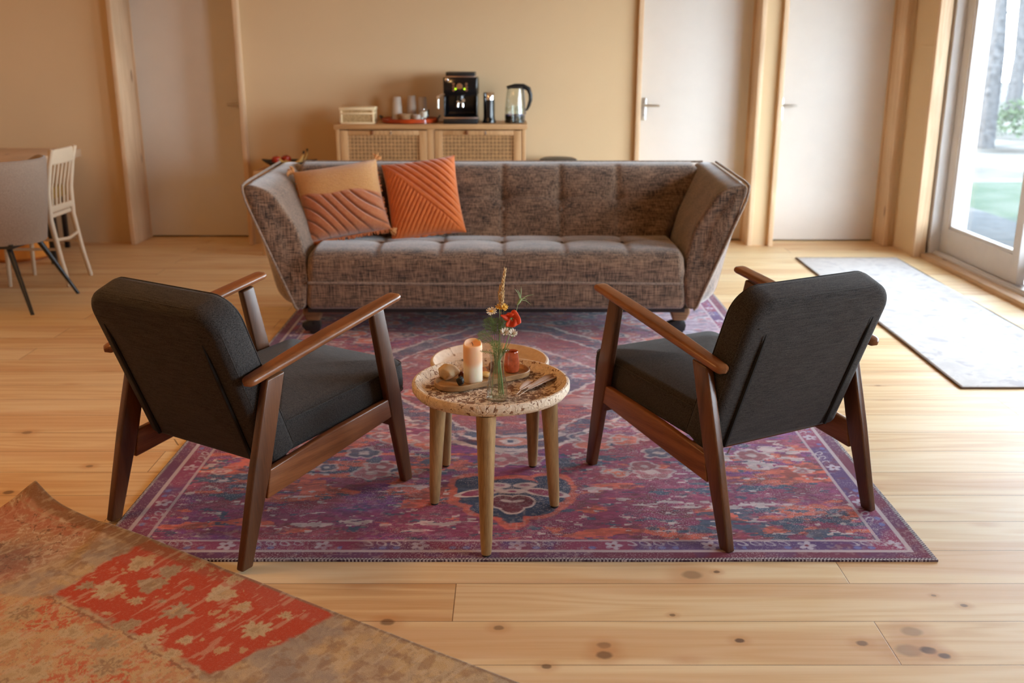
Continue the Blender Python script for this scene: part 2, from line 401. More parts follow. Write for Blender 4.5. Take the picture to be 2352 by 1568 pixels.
# pine lining of the opening
f = MB(); f.box(2.94, 3.025, 7.19, 7.235, 0, 2.32); f.box(2.94, 3.025, 3.60, 3.645, 0, 2.32); f.box(2.94, 3.025, 3.645, 7.19, 2.29, 2.33)
tag(f.build('trim_4', M['pine'], bevel=.003), kind='structure')
tag(MB().box(2.99, 3.075, 3.645, 7.19, 0.0, 0.035).build('trim_5', M['pine_y'], bevel=.004), kind='structure')
f = MB(); f.box(3.045, 3.30, 7.175, 7.234, 0, 2.32); f.box(3.045, 3.30, 3.60, 3.66, 0, 2.32); f.box(3.045, 3.30, 3.66, 7.175, 2.27, 2.33)
tag(f.build('trim_6', M['whiteframe'], bevel=.003), kind='structure')
f = MB(); f.box(3.075, 3.30, 3.66, 7.175, 0.0, 0.05); f.box(3.085, 3.10, 3.66, 7.175, 0.05, 0.062); f.box(3.175, 3.185, 3.66, 7.175, 0.05, 0.062)
tag(f.build('trim_7', M['whiteframe'], bevel=.002), kind='structure')
for i, (y0, y1, x) in enumerate([(6.02, 7.17, 3.115), (4.86, 6.05, 3.20), (3.68, 4.90, 3.115)]):
    f = MB(); zb, zt = .055, 2.26; st = .115; x1 = x + .055
    f.box(x, x1, y0, y0 + .085, zb, zt); f.box(x, x1, y1 - st, y1, zb, zt)
    f.box(x, x1, y0 + .085, y1 - st, zb, .235); f.box(x, x1, y0 + .085, y1 - st, zt - .11, zt)
    for a in (.022,):   # glazing beads
        f.box(x + .008, x1 - .008, y1 - st - a, y1 - st, .235, zt - .11); f.box(x + .008, x1 - .008, y0 + .085, y0 + .085 + a, .235, zt - .11)
        f.box(x + .008, x1 - .008, y0 + .085, y1 - st, .235, .235 + a)
    o = tag(f.build('window_%d' % (i + 1), M['whiteframe'], bevel=.003), kind='structure')
    MB().box(x + .024, x + .030, y0 + .10, y1 - st - .015, .25, zt - .12).build('pane', M['pane'], o, smooth=False)
f = MB()
for a in ((.6, .67), (1.46, 1.54), (2.33, 2.40)): f.box(3.12, 3.2, a[0], a[1], .80, 2.32)
f.box(3.12, 3.2, .6, 2.4, .80, .87); f.box(3.12, 3.2, .6, 2.4, 2.25, 2.32)
o = tag(f.build('window_4', M['whiteframe'], bevel=.003), kind='structure')  # added window out of view, lets more daylight onto the seating
MB().box(3.155, 3.16, .67, 2.33, .87, 2.25).build('pane', M['pane'], o, smooth=False)

# ------------------------------------------------------------------ garden beyond the glass
tag(MB().box(3.35, 4.55, -3, 9, 2.36, 2.50).build('added_overhang', M['ceiling'], smooth=False), kind='structure')  # added overhang out of view, cuts off the high sky
def lawn_mat():
    t = NT('lawn'); v = t.obj(); n = t.noise(v, 1.2, 3); n2 = t.noise(v, 40, 2)
    c = t.mix(t.step(n, 0.42, 0.58), (.040, .052, .040, 1), (.056, .064, .054, 1)); c = t.mix(t.math('MULTIPLY', n2, .4), c, (.032, .046, .032, 1)); t.b.inputs['Specular IOR Level'].default_value = 0  # greens greyed: glare and pane haze mixed into the colour
    t.bump(n2, .5, .03); return t.set(c, 0.95)
tag(MB().box(4.6, 40, -6, 12.5, -.16, -.10).build('lawn', lawn_mat(), smooth=False), 'green lawn beyond the glass garden door', 'lawn', kind='stuff')
tag(MB().box(3.30, 4.6, -6, 12.5, -.16, -.04).build('patio', plain('pale_concrete', (.060, .060, .060, 1), .9, Specular_IOR_Level=0.0, bump=.2, bscale=60), smooth=False), kind='structure')
tag(MB().box(3.30, 40, 12.5, 60, -.18, -.11).build('ground', plain('dry_ground', (.080, .076, .070, 1), .95, vary=.6, scale=.5, Specular_IOR_Level=0.0), smooth=False), kind='structure')
bark = plain('bark', (.050, .050, .052, 1), .95, Specular_IOR_Level=0.0, vary=.35, scale=14, bump=.5, bscale=30)
leafm = plain('leaves', (.050, .068, .044, 1), .8, vary=.3, scale=5, Specular_IOR_Level=0.0)
def tree(x, y, h, r, label, crown_r, seed):
    rd = random.Random(seed); t = thing('garden_tree', label, 'tree', (x, y, -.12), 0, 'trees in the garden')
    b = MB(); b.tube([(0, 0, 0), (.04, .02, h * .3), (-.05, .03, h * .6), (.02, 0, h)], [r * 1.35, r, r * .8, r * .45], 14)
    for k in range(5):
        a = rd.uniform(0, 6.28); z = h * rd.uniform(.45, .9); l = rd.uniform(.9, 1.7)
        b.tube([(0, 0, z), (l * .5 * math.cos(a), l * .5 * math.sin(a), z + .35), (l * math.cos(a), l * math.sin(a), z + .9)], [r * .35, r * .22, r * .1], 8)
    b.build('trunk', bark, t)
    lf = MB()
    for k in range(900):
        a = rd.uniform(0, 6.28); q = crown_r * rd.random() ** .4; zz = h + rd.gauss(0, 1) * crown_r * .4
        c = Vector((q * math.cos(a), q * math.sin(a), zz)); s = rd.uniform(.06, .13)
        d1 = Vector((rd.gauss(0, 1), rd.gauss(0, 1), rd.gauss(0, 1))).normalized(); d2 = d1.cross(Vector((rd.gauss(0, 1), rd.gauss(0, 1), .3))).normalized()
        lf.add([c - d1 * s, c + d2 * s * .5, c + d1 * s, c - d2 * s * .5], [(0, 1, 2, 3)])
    lf.build('foliage', leafm, t, smooth=False)
tree(8.10, 17.4, 5.2, .14, 'grey tree trunk in the garden, seen through the glass door', 2.4, 3)
tree(12.0, 24.5, 5.0, .15, 'more distant slim tree in the garden behind the grey trunk', 2.2, 5)
def shrub(x, y, r, label, seed):
    rd = random.Random(seed); lf = MB(); 
    for k in range(700):
        d = Vector((rd.gauss(0, 1), rd.gauss(0, 1), abs(rd.gauss(0, 1)))).normalized() * r * rd.uniform(.6, 1); s = rd.uniform(.03, .07)
        d1 = Vector((rd.gauss(0, 1), rd.gauss(0, 1), rd.gauss(0, 1))).normalized(); d2 = d1.cross(Vector((rd.gauss(0, 1), rd.gauss(0, 1), .3))).normalized()
        lf.add([d - d1 * s, d + d2 * s * .5, d + d1 * s, d - d2 * s * .5], [(0, 1, 2, 3)])
    o = lf.build('garden_shrub', leafm, smooth=False); o.location = (x, y, -.1)
    tag(o, label, 'shrub', 'shrubs in the garden')
shrub(9.9, 19.5, .8, 'low green shrub right of the grey tree trunk', 8)
shrub(11.3, 20.6, .9, 'low green shrub at the right edge of the garden view', 9)

# ------------------------------------------------------------------ rug patterns (numpy)
def vnoise(x, y, seed=0):
    xi = np.floor(x).astype(np.int64); yi = np.floor(y).astype(np.int64); fx = x - xi; fy = y - yi
    fx = fx * fx * (3 - 2 * fx); fy = fy * fy * (3 - 2 * fy)
    def h(a, b):
        n = (a * 374761393 + b * 668265263 + seed * 1442695041) & 0xffffffff
        n = ((n ^ (n >> 13)) * 1274126177) & 0xffffffff
        return ((n ^ (n >> 16)) & 0xffff) / 65535.0
    return (h(xi, yi) * (1 - fx) + h(xi + 1, yi) * fx) * (1 - fy) + (h(xi, yi + 1) * (1 - fx) + h(xi + 1, yi + 1) * fx) * fy
def fbm(x, y, seed=0, o=4):
    s = 0; a = .5; tot = 0
    for k in range(o):
        s = s + a * vnoise(x * 2 ** k, y * 2 ** k, seed + k * 7); tot += a; a *= .55
    return s / tot
def sm(x, a, b):
    t = np.clip((x - a) / (b - a), 0, 1); return t * t * (3 - 2 * t)
def lin(r, g, b): return np.array(srgb(r, g, b)[:3])
def over(col, m, c):
    m = np.clip(m, 0, 1)[..., None]; return col * (1 - m) + np.asarray(c) * m

def rug_surface(name, us, vs, zf, cols, mat, thick, hem=None):
    U, V = np.meshgrid(us, vs); Z = zf(U, V)
    P = np.stack([U, V, Z], -1)
    # skirt down to the underside
    top = P; 
    def edge(a): return a
    Pb = np.concatenate([top[:1] - [0, 0, thick], top, top[-1:] - [0, 0, thick]], 0)
    Pb = np.concatenate([Pb[:, :1] - [0, 0, thick], Pb, Pb[:, -1:] - [0, 0, thick]], 1)
    Pb[..., 2] = np.maximum(Pb[..., 2], 0.0005)
    Cc = np.concatenate([cols[:1], cols, cols[-1:]], 0); Cc = np.concatenate([Cc[:, :1], Cc, Cc[:, -1:]], 1)
    return grid_mesh(name, Pb, mat, cols=Cc)

def rug_mat(name, speck, specka, thr=0.62, ss=(160, 420), dark=0.25, rough=0.95, bump=.35):
    t = NT(name); at = t.n('ShaderNodeAttribute'); at.attribute_name = 'pattern'; v = t.obj()
    a = t.noise(t.mapping(v, (ss[0], ss[1], 1)), 1, 2, .6); b = t.noise(t.mapping(v, (ss[1], ss[0], 1)), 1, 2, .6)
    wv = t.math('MAXIMUM', a, b)
    reg = t.step(t.noise(v, 5, 3), .38, .66)
    m = t.math('MULTIPLY', t.step(wv, thr, thr + .05), t.math('MULTIPLY', reg, specka))
    c = t.mix(m, at.outputs['Color'], speck)
    g = t.noise(t.mapping(v, (700, 700, 1)), 1, 1)
    c = t.mix(t.math('MULTIPLY', g, dark), c, (0.01, 0.008, 0.01, 1))
    t.bump(t.math('ADD', g, wv), bump, .002)
    m_ = t.set(c, rough); t.b.inputs['Specular IOR Level'].default_value = .1; t.b.inputs['Sheen Weight'].default_value = .15
    return m_

# --- large purple and red distressed rug
def big_rug():
    x0, x1, y0, y1 = -1.25, 1.25, 2.628, 6.15
    us = np.linspace(x0, x1, 700)
    n = 760; s = np.linspace(0, 1, n); vs = y0 + (y1 - y0) * (0.55 * s + 0.45 * s * s)
    U, V = np.meshgrid(us, vs)
    # ragged woven warp, in small blocks
    q = 0.006
    Uq = np.floor(U / q) * q; Vq = np.floor(V / q) * q
    wu = (fbm(Uq * 26, Vq * 40, 1, 3) - .5) * .035; wv = (fbm(Uq * 26, Vq * 40, 2, 3) - .5) * .025
    u = U + wu; v = V + wv
    du = np.minimum(U - x0, x1 - U); dv = np.minimum(V - y0, y1 - V)
    maroon = lin(150, 42, 88); red = lin(160, 48, 62); purple = lin(118, 52, 142); navy = lin(40, 58, 96); orange = lin(224, 100, 66); cream = lin(214, 190, 186)
    pink = lin(196, 96, 110); blue = lin(72, 74, 150); teal = lin(52, 84, 112)
    A = fbm(U * 2.2, V * 3.5, 11); B = fbm(U * 3, V * 9, 12); D = fbm(Uq * 7.5, Vq * 21, 13, 5) * .72 + fbm(U * 3.2, V * 9, 113, 3) * .28; E_ = fbm(U * 9, V * 14, 14, 4); F = fbm(Uq * 22, Vq * 48, 15, 4)
    col = np.zeros(U.shape + (3,)) + maroon
    col = over(col, sm(A, .40, .62) * .75, purple)
    col = over(col, sm(B, .52, .66) * .8, red)
    col = over(col, sm(F, .54, .62) * .35, lin(96, 28, 70))
    col = over(col, sm(fbm(Uq * 30, Vq * 70, 16, 4), .54, .62) * .45, lin(176, 84, 116))
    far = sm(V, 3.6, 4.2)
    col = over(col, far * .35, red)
    # orange and navy drifts
    def blob(cx, cy_, rx, ry): return ((U - cx) / rx) ** 2 + ((V - cy_) / ry) ** 2
    hot = np.maximum.reduce([1.25 - blob(-.80, 3.40, .42, .42), 1.15 - blob(.30, 3.07, .26, .13), 1.15 - blob(-.28, 3.10, .20, .14), 1.2 - blob(.85, 2.95, .50, .10), 1.2 - blob(.95, 3.30, .30, .22), 1.0 - blob(.6, 2.80, .6, .07), .9 - blob(-.85, 2.83, .45, .06), 1.0 - blob(-.3, 3.35, .4, .12), 1.0 - blob(0.6, 4.2, .5, .3), .9 - blob(-.6, 4.4, .4, .35)])
    hot = np.clip(hot, 0, 1.2)
    col = over(col, sm(D + hot * .22, .66, .69) * .9, orange)
    col = over(col, sm(1 - np.abs(E_ + hot * .22 - .66) * 14, 0, .6) * sm(hot, .1, .6) * .6, lin(120, 44, 40))
    cold = np.maximum.reduce([1 - blob(-.95, 3.15, .18, .14), 1 - blob(.85, 2.86, .45, .14), 1 - blob(.75, 3.12, .4, .06), 1 - blob(.95, 2.80, .25, .06), .8 - blob(-.4, 3.3, .4, .15), .8 - blob(.25, 3.35, .3, .15), .9 - blob(-.35, 2.9, .1, .05)])
    cold = np.clip(cold, 0, 1)
    col = over(col, sm(fbm(Uq * 16, Vq * 42, 21, 5) + cold * .20, .66, .69) * .9, teal * .9)
    # cream washes
    wash = np.clip(np.maximum.reduce([1 - blob(.95, 3.42, .30, .16), 1 - blob(.62, 3.00, .34, .04), .9 - blob(-.60, 2.87, .28, .045), .8 - blob(-.25, 2.88, .14, .05), .9 - blob(.23, 3.12, .16, .04), .8 - blob(-.85, 3.24, .2, .06), .9 - blob(-.38, 3.14, .22, .03), 1 - blob(.95, 4.9, .35, .4), .8 - blob(.35, 4.5, .5, .5)]), 0, 1)
    col = over(col, sm(fbm(Uq * 22, Vq * 48, 31, 4) + wash * .25, .70, .73) * .85, cream)
    # scrolls in the corner field
    sc1 = np.abs(np.sin(u * 38 + 2.2 * np.sin(v * 33)) * np.cos(v * 41 + 1.7 * np.cos(u * 29)))
    col = over(col, sm(sc1, .12, .03) * sm(fbm(U * 3, V * 4, 41), .5, .62) * .45, pink)
    # pendant motif
    def ell(cx, cy_, rx, ry, rot=0, uu=None, vv=None):
        uu = (u if uu is None else uu) - cx; vv = (v if vv is None else vv) - cy_; c_, s_ = math.cos(rot), math.sin(rot)
        a = uu * c_ + vv * s_; b = -uu * s_ + vv * c_
        return (np.sqrt((a / rx) ** 2 + (b / ry) ** 2) - 1) * min(rx, ry)
    def symell(cx, cy_, rx, ry, rot=0): return np.minimum(ell(cx, cy_, rx, ry, rot), ell(-cx, cy_, rx, ry, -rot))
    def smin(*a): return np.minimum.reduce(a)
    pend = smin(ell(0, 3.06, .12, .15), symell(.13, 3.12, .06, .10, -.2), ell(0, 3.06, .17, .09), symell(.06, 2.98, .07, .06), ell(0, 2.94, .035, .07), symell(.12, 3.2, .035, .03))
    col = over(col, sm(pend, .030, .022) * (1 - sm(pend, .006, -.002)) * .8, orange)
    col = over(col, sm(pend, .008, .0), navy)
    col = over(col, sm(F, .58, .66) * sm(pend, .005, -.005) * .5, lin(80, 92, 116))
    u2, v2 = U + wu * .3, V + wv * .3; uk, vk = u, v; u, v = u2, v2
    def lined(d, fill, wdt=.0075):
        nonlocal col
        col = over(col, sm(d, wdt + .002, wdt), cream); col = over(col, sm(d, .001, -.001), fill)
    lined(symell(.112, 3.095, .062, .020, -.32), maroon)
    lined(smin(symell(.030, 3.025, .042, .045, .2), ell(0, 2.985, .038, .045)), lin(118, 24, 48))
    col = over(col, sm(symell(.02, 3.03, .022, .010, .3), .002, -.002), cream)
    col = over(col, sm(symell(.045, 3.155, .040, .022, .12), .003, -.001), cream); col = over(col, sm(symell(.043, 3.155, .018, .009), .002, -.001) * .8, maroon)
    lined(ell(0, 3.105, .016, .006), maroon, .012)
    u, v = uk, vk
    # central medallion, centre (0, 4.39)
    cx, cym = 0.0, 4.39; a = np.arctan2(v - cym, u); rr = np.sqrt((u / .86) ** 2 + ((v - cym) / 1.0) ** 2)
    rad = .86 + .07 * np.abs(np.cos(a * 4)) - .16 * np.abs(np.sin(a * 2)) ** 3
    R = rr / rad
    lob = smin(ell(0, 3.53, .085, .085), ell(0, 3.66, .20, .10))
    ring = lambda R0, w_, c, al=1: sm(np.abs(R - R0), w_, w_ * .6) * al
    ins = sm(R, 1.0, .985)
    col = over(col, ins * .85, lin(60, 64, 96))
    col = over(col, sm(R, .84, .82) * .85, lin(160, 58, 66))
    col = over(col, sm(fbm(U * 8, V * 13, 51), .5, .56) * ins * .35, lin(150, 70, 90))
    col = over(col, sm(np.abs(lob), .010, .006) * sm(v, 3.70, 3.60), cream); col = over(col, sm(lob, -.005, -.012) * sm(v, 3.72, 3.62) * .9, lin(74, 84, 112))
    col = over(col, sm(np.abs(ell(0, 3.56, .055, .035)), .014, .010), lin(200, 120, 104)); col = over(col, sm(np.abs(ell(0, 3.56, .030, .018)), .010, .006), cream)
    col = over(col, ring(.985, .020, cream, .95), cream); col = over(col, ring(.83, .014, cream, .8), cream)
    col = over(col, sm(R, .52, .50) * .8, lin(70, 60, 96)); col = over(col, ring(.515, .018, cream, .8), cream)
    col = over(col, sm(R, .30, .28) * .7, lin(190, 92, 84))
    # scattered rosettes and leaf outlines inside the medallion and in the field beyond
    rg = np.random.RandomState(5)
    for k in range(110):
        px = rg.uniform(.04, 1.08); py = rg.uniform(3.55, 5.9) if k > 12 else rg.uniform(3.2, 3.6); s_ = rg.uniform(.022, .062); rot = rg.uniform(-.7, .7)
        for sg in (1, -1):
            m = (np.abs(U - sg * px) < .2) & (np.abs(V - py) < .2)
            if not m.any(): continue
            uu = (u[m] - sg * px); vv = v[m] - py; an = np.arctan2(vv, uu) + rot * sg; r_ = np.hypot(uu * .8, vv)
            d = r_ - s_ * (.75 + .25 * np.abs(np.cos(an * 2.5)))
            c_ = col[m]; c_ = over(c_, sm(d, .008, .004) * .7, cream * .9); c_ = over(c_, sm(d, -.002, -.008) * .85, [lin(150, 44, 58), navy, orange, lin(176, 84, 96)][k % 4]); c_ = over(c_, sm(r_, s_ * .35, s_ * .25) * .8, cream * .9)
            col[m] = c_
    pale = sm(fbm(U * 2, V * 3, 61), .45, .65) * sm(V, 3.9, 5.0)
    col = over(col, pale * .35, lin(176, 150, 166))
    # paler lavender tint towards the far right corner
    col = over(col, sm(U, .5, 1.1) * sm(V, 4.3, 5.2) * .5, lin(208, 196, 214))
    nz = fbm(Uq * 34, Vq * 80, 101, 4); col = col * (1 + (sm(nz, .38, .64)[..., None] - .5) * .36); fv = sm(V, 3.35, 3.8); col = over(col, sm(fbm(Uq * 20, Vq * 60, 102, 4), .60, .66) * .5 * fv, navy); col = over(col, sm(fbm(Uq * 20, Vq * 60, 103, 4), .62, .67) * .45 * fv, orange)
    col = over(col, np.clip(1 - blob(.55, 4.02, .42, .10), 0, 1) * .8 * sm(fbm(Uq * 12, Vq * 30, 104, 4), .4, .5), cream * .95)
    # border
    bx0, bx1, by0, by1 = .050, .130, .045, .122
    def inside(ax, ay): return np.minimum(du - ax, dv - ay)
    out1 = inside(.066, .062); in1 = inside(.128, .118)
    bandm = sm(-in1, -.0, .002)
    bc = np.zeros_like(col) + maroon; bc = over(bc, sm(fbm(U * 5, V * 5, 71), .42, .6) * .85, lin(78, 52, 118)); bc = over(bc, sm(fbm(U * 14, V * 14, 72), .55, .66) * .6, lin(126, 36, 66))
    # motifs in the border band: rosettes and commas
    for side in range(4):
        along = U if side in (0, 2) else V; across = (dv - .090) if side in (0, 2) else (du - .097)
        lo = x0 if side in (0, 2) else y0
        msk = (dv < .14) & (dv <= du + .01) if side in (0, 2) else (du < .15) & (du < dv + .01)
        per = .292; ph = ((along - lo + .05) / per); ph = (ph - np.floor(ph) - .5) * per
        r_ = np.hypot(ph, across); an = np.arctan2(across, ph)
        fl = r_ - .027 * (.45 + .55 * np.abs(np.cos(an * 2.5)))
        dst = .35 + .65 * sm(fbm(U * 40, V * 40, 73, 3), .38, .52)
        bc = over(bc, msk * sm(fl, .003, -.001) * dst, lin(196, 178, 196)); bc = over(bc, msk * sm(r_, .008, .005), lin(130, 30, 60))
        ph2 = ((along - lo) / .042); ph2 = (ph2 - np.floor(ph2) - .5) * .042
        com = np.abs(np.hypot(ph2 + across * .6, across * .9 - .012) - .013)
        far_ = np.abs(ph) > .045
        bc = over(bc, msk * far_ * sm(com, .0042, .0022) * sm(across, -.006, .004) * dst * sm(np.sin(along * 17 + 1), -.5, .1), lin(190, 172, 188))
        lf = np.hypot(ph2 * .8, across + .014) - .008
        bc = over(bc, msk * far_ * sm(lf, .003, -.001) * (np.sin(along * 31) > .2) * .7, lin(110, 108, 178))
    col = np.where((sm(in1, .0, .001) > .5)[..., None], col, bc)
    col = over(col, sm(np.abs(in1 - .0035), .0055, .0042) * .85, lin(196, 172, 180))
    col = over(col, sm(-out1, 0, .002) * 1.0, lin(120, 30, 66)); col = over(col, sm(-out1, 0, .002) * sm(fbm(U * 9, V * 9, 81), .48, .6) * .6, lin(96, 44, 98))
    col = over(col, sm(np.abs(out1 + .007), .0085, .0068) * .92, lin(198, 178, 184))
    # serged edge: zigzag stitches
    e = np.minimum(du, dv); al = np.where(dv < du, U, V)
    zz = np.abs((al / .011) - np.floor(al / .011) - .5) * 2
    st = sm(np.abs(e / .013 - zz), .34, .18)
    em = sm(e, .014, .012)
    col = over(col, em, lin(66, 40, 56)); col = over(col, em * st, lin(196, 184, 186))
    # threadbare patches
    col = over(col, sm(fbm(Uq * 85, Vq * 85, 91, 2), .60, .70) * sm(fbm(U * 3, V * 4, 92), .36, .58) * .2, cream)
    gray = col.mean(-1, keepdims=True); col = col * .92 + gray * .08
    rip = lambda a, b: .0012 * np.sin(a * 9 + 1) * np.exp(-((b - y0) / .05) ** 2)
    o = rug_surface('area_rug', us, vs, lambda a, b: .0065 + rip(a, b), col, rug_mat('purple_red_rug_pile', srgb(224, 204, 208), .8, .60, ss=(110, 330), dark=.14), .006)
    tag(o, 'large purple, red and orange distressed rug under the round tables and armchairs', 'rug')
big_rug()

# --- faded red and taupe rug in the near left corner, its corner curling up
def near_rug():
    A0 = np.array([-1.585, 3.055]); d = np.array([.8435, -.5371]); nrm = np.array([-.5371, -.8435])
    us = np.linspace(0, 2.6, 640); vs = np.linspace(0, 1.55, 380)
    S, T = np.meshgrid(us, vs)
    X = A0[0] + d[0] * S + nrm[0] * T; Y = A0[1] + d[1] * S + nrm[1] * T
    q = .005; Sq = np.floor(S / q) * q; Tq = np.floor(T / q) * q
    w1 = (fbm(Sq * 34, Tq * 34, 5, 4) - .5) * .04; w2 = (fbm(Sq * 34, Tq * 34, 6, 4) - .5) * .04
    s, t = S + w1, T + w2
    taupe = lin(176, 152, 124); sand = lin(194, 166, 124); red = lin(186, 80, 58); rust = lin(194, 104, 74); brown = lin(140, 104, 78); rose = lin(178, 136, 112); slate = lin(104, 96, 92)
    col = np.zeros(S.shape + (3,)) + taupe
    col = over(col, sm(fbm(S * 9, T * 9, 7, 5), .44, .6), sand)
    col = over(col, sm(fbm(s * 26, t * 26, 78, 5), .52, .58) * .4, lin(148, 132, 118)); cu = np.abs(np.sin(s * 44 + 3 * np.sin(t * 31)) + np.cos(t * 48 + 3 * np.cos(s * 35))); col = over(col, sm(cu, .14, .05) * .35, lin(128, 98, 76))
    col = over(col, sm(fbm(Sq * 44, Tq * 44, 77, 4), .50, .60) * .35, lin(204, 184, 150))
    col = over(col, sm(fbm(S * 9, T * 9, 8), .5, .62) * .5, lin(150, 142, 136))
    col = over(col, sm(fbm(S * 30, T * 30, 9), .56, .66) * .45, brown)
    # upper-left third: rosy brown field with fine scrolls
    zA = sm(s, .46, .40)
    col = over(col, zA * .85, rose)
    scr = np.abs(np.sin(s * 60 + 3 * np.sin(t * 37)) * np.cos(t * 66 + 3 * np.cos(s * 41)))
    col = over(col, zA * sm(scr, .22, .08) * .8, lin(204, 184, 160)); col = over(col, zA * sm(fbm(S * 12, T * 12, 10), .52, .6) * .5, lin(176, 98, 76))
    scr2 = np.abs(np.sin(s * 47 + 1 + 3 * np.sin(t * 29)) + np.cos(t * 52 + 3 * np.cos(s * 33)))
    col = over(col, zA * sm(scr2, .10, .03) * .7, lin(96, 70, 58))
    # diagonal red panel with pale flowers; measured in floor x, y
    def poly(pts):
        P = np.array(pts); d_ = np.full(S.shape, 1e9); inn = np.zeros(S.shape, bool)
        x = X + w1; y = Y + w2
        for i in range(len(P)):
            a = P[i]; b = P[(i + 1) % len(P)]; e = b - a; wx = x - a[0]; wy = y - a[1]
            h = np.clip((wx * e[0] + wy * e[1]) / (e @ e), 0, 1); d_ = np.minimum(d_, np.hypot(wx - e[0] * h, wy - e[1] * h))
            c1 = (a[1] <= y) != (b[1] <= y); xi = a[0] + (y - a[1]) * e[0] / (e[1] if e[1] else 1e-9); inn ^= c1 & (x < xi)
        return np.where(inn, -d_, d_)
    red_p = poly([(-1.10, 2.73), (-.98, 2.66), (-.74, 2.53), (-.52, 2.40), (-.47, 2.33), (-.55, 2.24), (-.66, 2.14), (-.72, 2.08), (-.85, 2.16), (-1.10, 2.34), (-1.25, 2.44), (-1.20, 2.56)])
    col = over(col, sm(red_p, .012, -.004), red); col = over(col, sm(red_p, .0, -.02) * sm(fbm(S * 5, T * 5, 17), .45, .6) * .6, lin(184, 92, 76))
    zC = sm(poly([(-1.6, 2.42), (-1.27, 2.42), (-1.12, 2.32), (-.86, 2.14), (-.74, 2.04), (-.6, 1.9), (-1.6, 1.6)]), .02, -.01)
    col = over(col, zC * .9, lin(196, 168, 126)); curl = np.abs(np.sin(s * 70 + 3 * np.sin(t * 52)) * np.cos(t * 76 + 3 * np.cos(s * 58))); ps = sm(fbm(S * 7, T * 7, 18), .40, .58)
    col = over(col, zC * sm(curl, .10, .26) * (.35 + .65 * ps), rust); col = over(col, zC * sm(fbm(s * 50, t * 50, 19), .50, .58) * .7, lin(200, 172, 130)); col = over(col, zC * sm(np.abs(curl - .12), .03, .01) * .45, lin(120, 84, 64))
    for fx, fy, r in [(-1.42, 2.17, .12), (-1.20, 1.98, .11), (-.98, 1.90, .10), (-1.55, 2.33, .07), (-1.30, 2.34, .05), (-.98, 2.10, .05)]:
        rr = np.hypot(X + w1 * .5 - fx, Y + w2 * .5 - fy); an = np.arctan2(Y - fy, X - fx); dd = rr - r * (.8 + .16 * np.cos(an * 8)); col = over(col, zC * sm(dd, .006, -.004) * .85, lin(186, 164, 128)); col = over(col, zC * sm(np.abs(dd + r * .35), .008, .003) * .6, lin(130, 104, 82)); col = over(col, zC * sm(rr, r * .3, r * .2) * .6, lin(150, 116, 90))
    line = np.abs(poly([(-1.27, 2.425), (-1.12, 2.325), (-.86, 2.145), (-.74, 2.045), (-.7405, 2.0445), (-.8605, 2.1445), (-1.1205, 2.3245)]))
    col = over(col, sm(line, .005, .002) * .6, lin(120, 74, 60))
    # flowers: floor positions read from the photograph
    FL = [(-1.005, 2.49, .052), (-1.12, 2.46, .05), (-.80, 2.44, .05), (-.89, 2.35, .045), (-.72, 2.37, .03), (-1.02, 2.40, .026), (-.98, 2.56, .04), (-.905, 2.59, .028), (-.78, 2.52, .026), (-1.19, 2.48, .03), (-.83, 2.21, .026),
          (-.92, 2.22, .045), (-1.00, 2.28, .038), (-.66, 2.26, .045), (-.84, 2.15, .03), (-1.03, 2.20, .04), (-1.13, 2.25, .04), (-.60, 2.33, .022), (-.90, 2.47, .018), (-.76, 2.28, .016), (-1.08, 2.60, .045), (-.95, 2.40, .014), (-1.28, 2.20, .06), (-1.15, 2.08, .05)]
    for i, (fx, fy, r) in enumerate(FL):
        uu = X + w1 * .5 - fx; vv = Y + w2 * .5 - fy; an = np.arctan2(vv, uu); rr = np.hypot(uu, vv)
        dd = rr - r * (.78 + .20 * np.cos(an * 9 + i) * (1 if i % 2 else .5) + .12 * np.sin(an * 3 + i))
        col = over(col, sm(dd, .004, -.004) * .92, lin(196, 176, 140) if i % 3 else lin(168, 150, 122)); col = over(col, sm(rr, r * .35, r * .2) * .45, lin(146, 116, 84))
        col = over(col, sm(np.abs(dd + r * .3), .003, .001) * .35, lin(140, 96, 70))
    # small sprigs inside the red panel
    col = over(col, sm(red_p, 0, -.01) * sm(fbm(s * 24, t * 24, 23), .64, .67) * .8, lin(192, 160, 122))
    col = over(col, sm(np.hypot(X + 1.5, Y - 2.63) + w1, .16, .04) * .55, slate)
    # brown edge band and serging
    edge = np.minimum(T, S)
    col = over(col, sm(T + w1 * .4, .062, .045) * sm(S, 1.15, .5) * .75, brown * .9); col = over(col, sm(T, .012, .006) * .8, lin(140, 118, 98)); col = over(col, sm(np.abs(T - .072), .006, .003) * sm(S, .5, .3) * .5, lin(176, 150, 122))
    col = over(col, sm(fbm(Sq * 90, Tq * 18, 33, 2), .64, .72) * .35, lin(206, 190, 162))
    col = np.clip(col * 1.16, 0, 1)
    on = sm(np.minimum(X + 1.262, Y - 2.616), -.05, .0) 
    Z = .0065 + .0065 * on + .060 * np.exp(-(S / .075) ** 1.4) * np.exp(-(T / .11) ** 1.5) + .004 * np.exp(-T / .03) * (.5 + .5 * np.sin(S * 14)) * sm(S, 1.4, .9)
    Z = Z + .0015 * (fbm(S * 6, T * 6, 44) - .5)
    P = np.stack([X, Y, Z], -1)
    Pb = np.concatenate([P[:1] - [0, 0, .005], P, P[-1:] - [0, 0, .005]], 0); Pb = np.concatenate([Pb[:, :1] - [0, 0, .005], Pb, Pb[:, -1:] - [0, 0, .005]], 1)
    Cc = np.concatenate([col[:1] * .5, col, col[-1:] * .5], 0); Cc = np.concatenate([Cc[:, :1], Cc, Cc[:, -1:]], 1)
    t_ = NT('faded_kilim_pile'); at = t_.n('ShaderNodeAttribute'); at.attribute_name = 'pattern'; v = t_.obj()
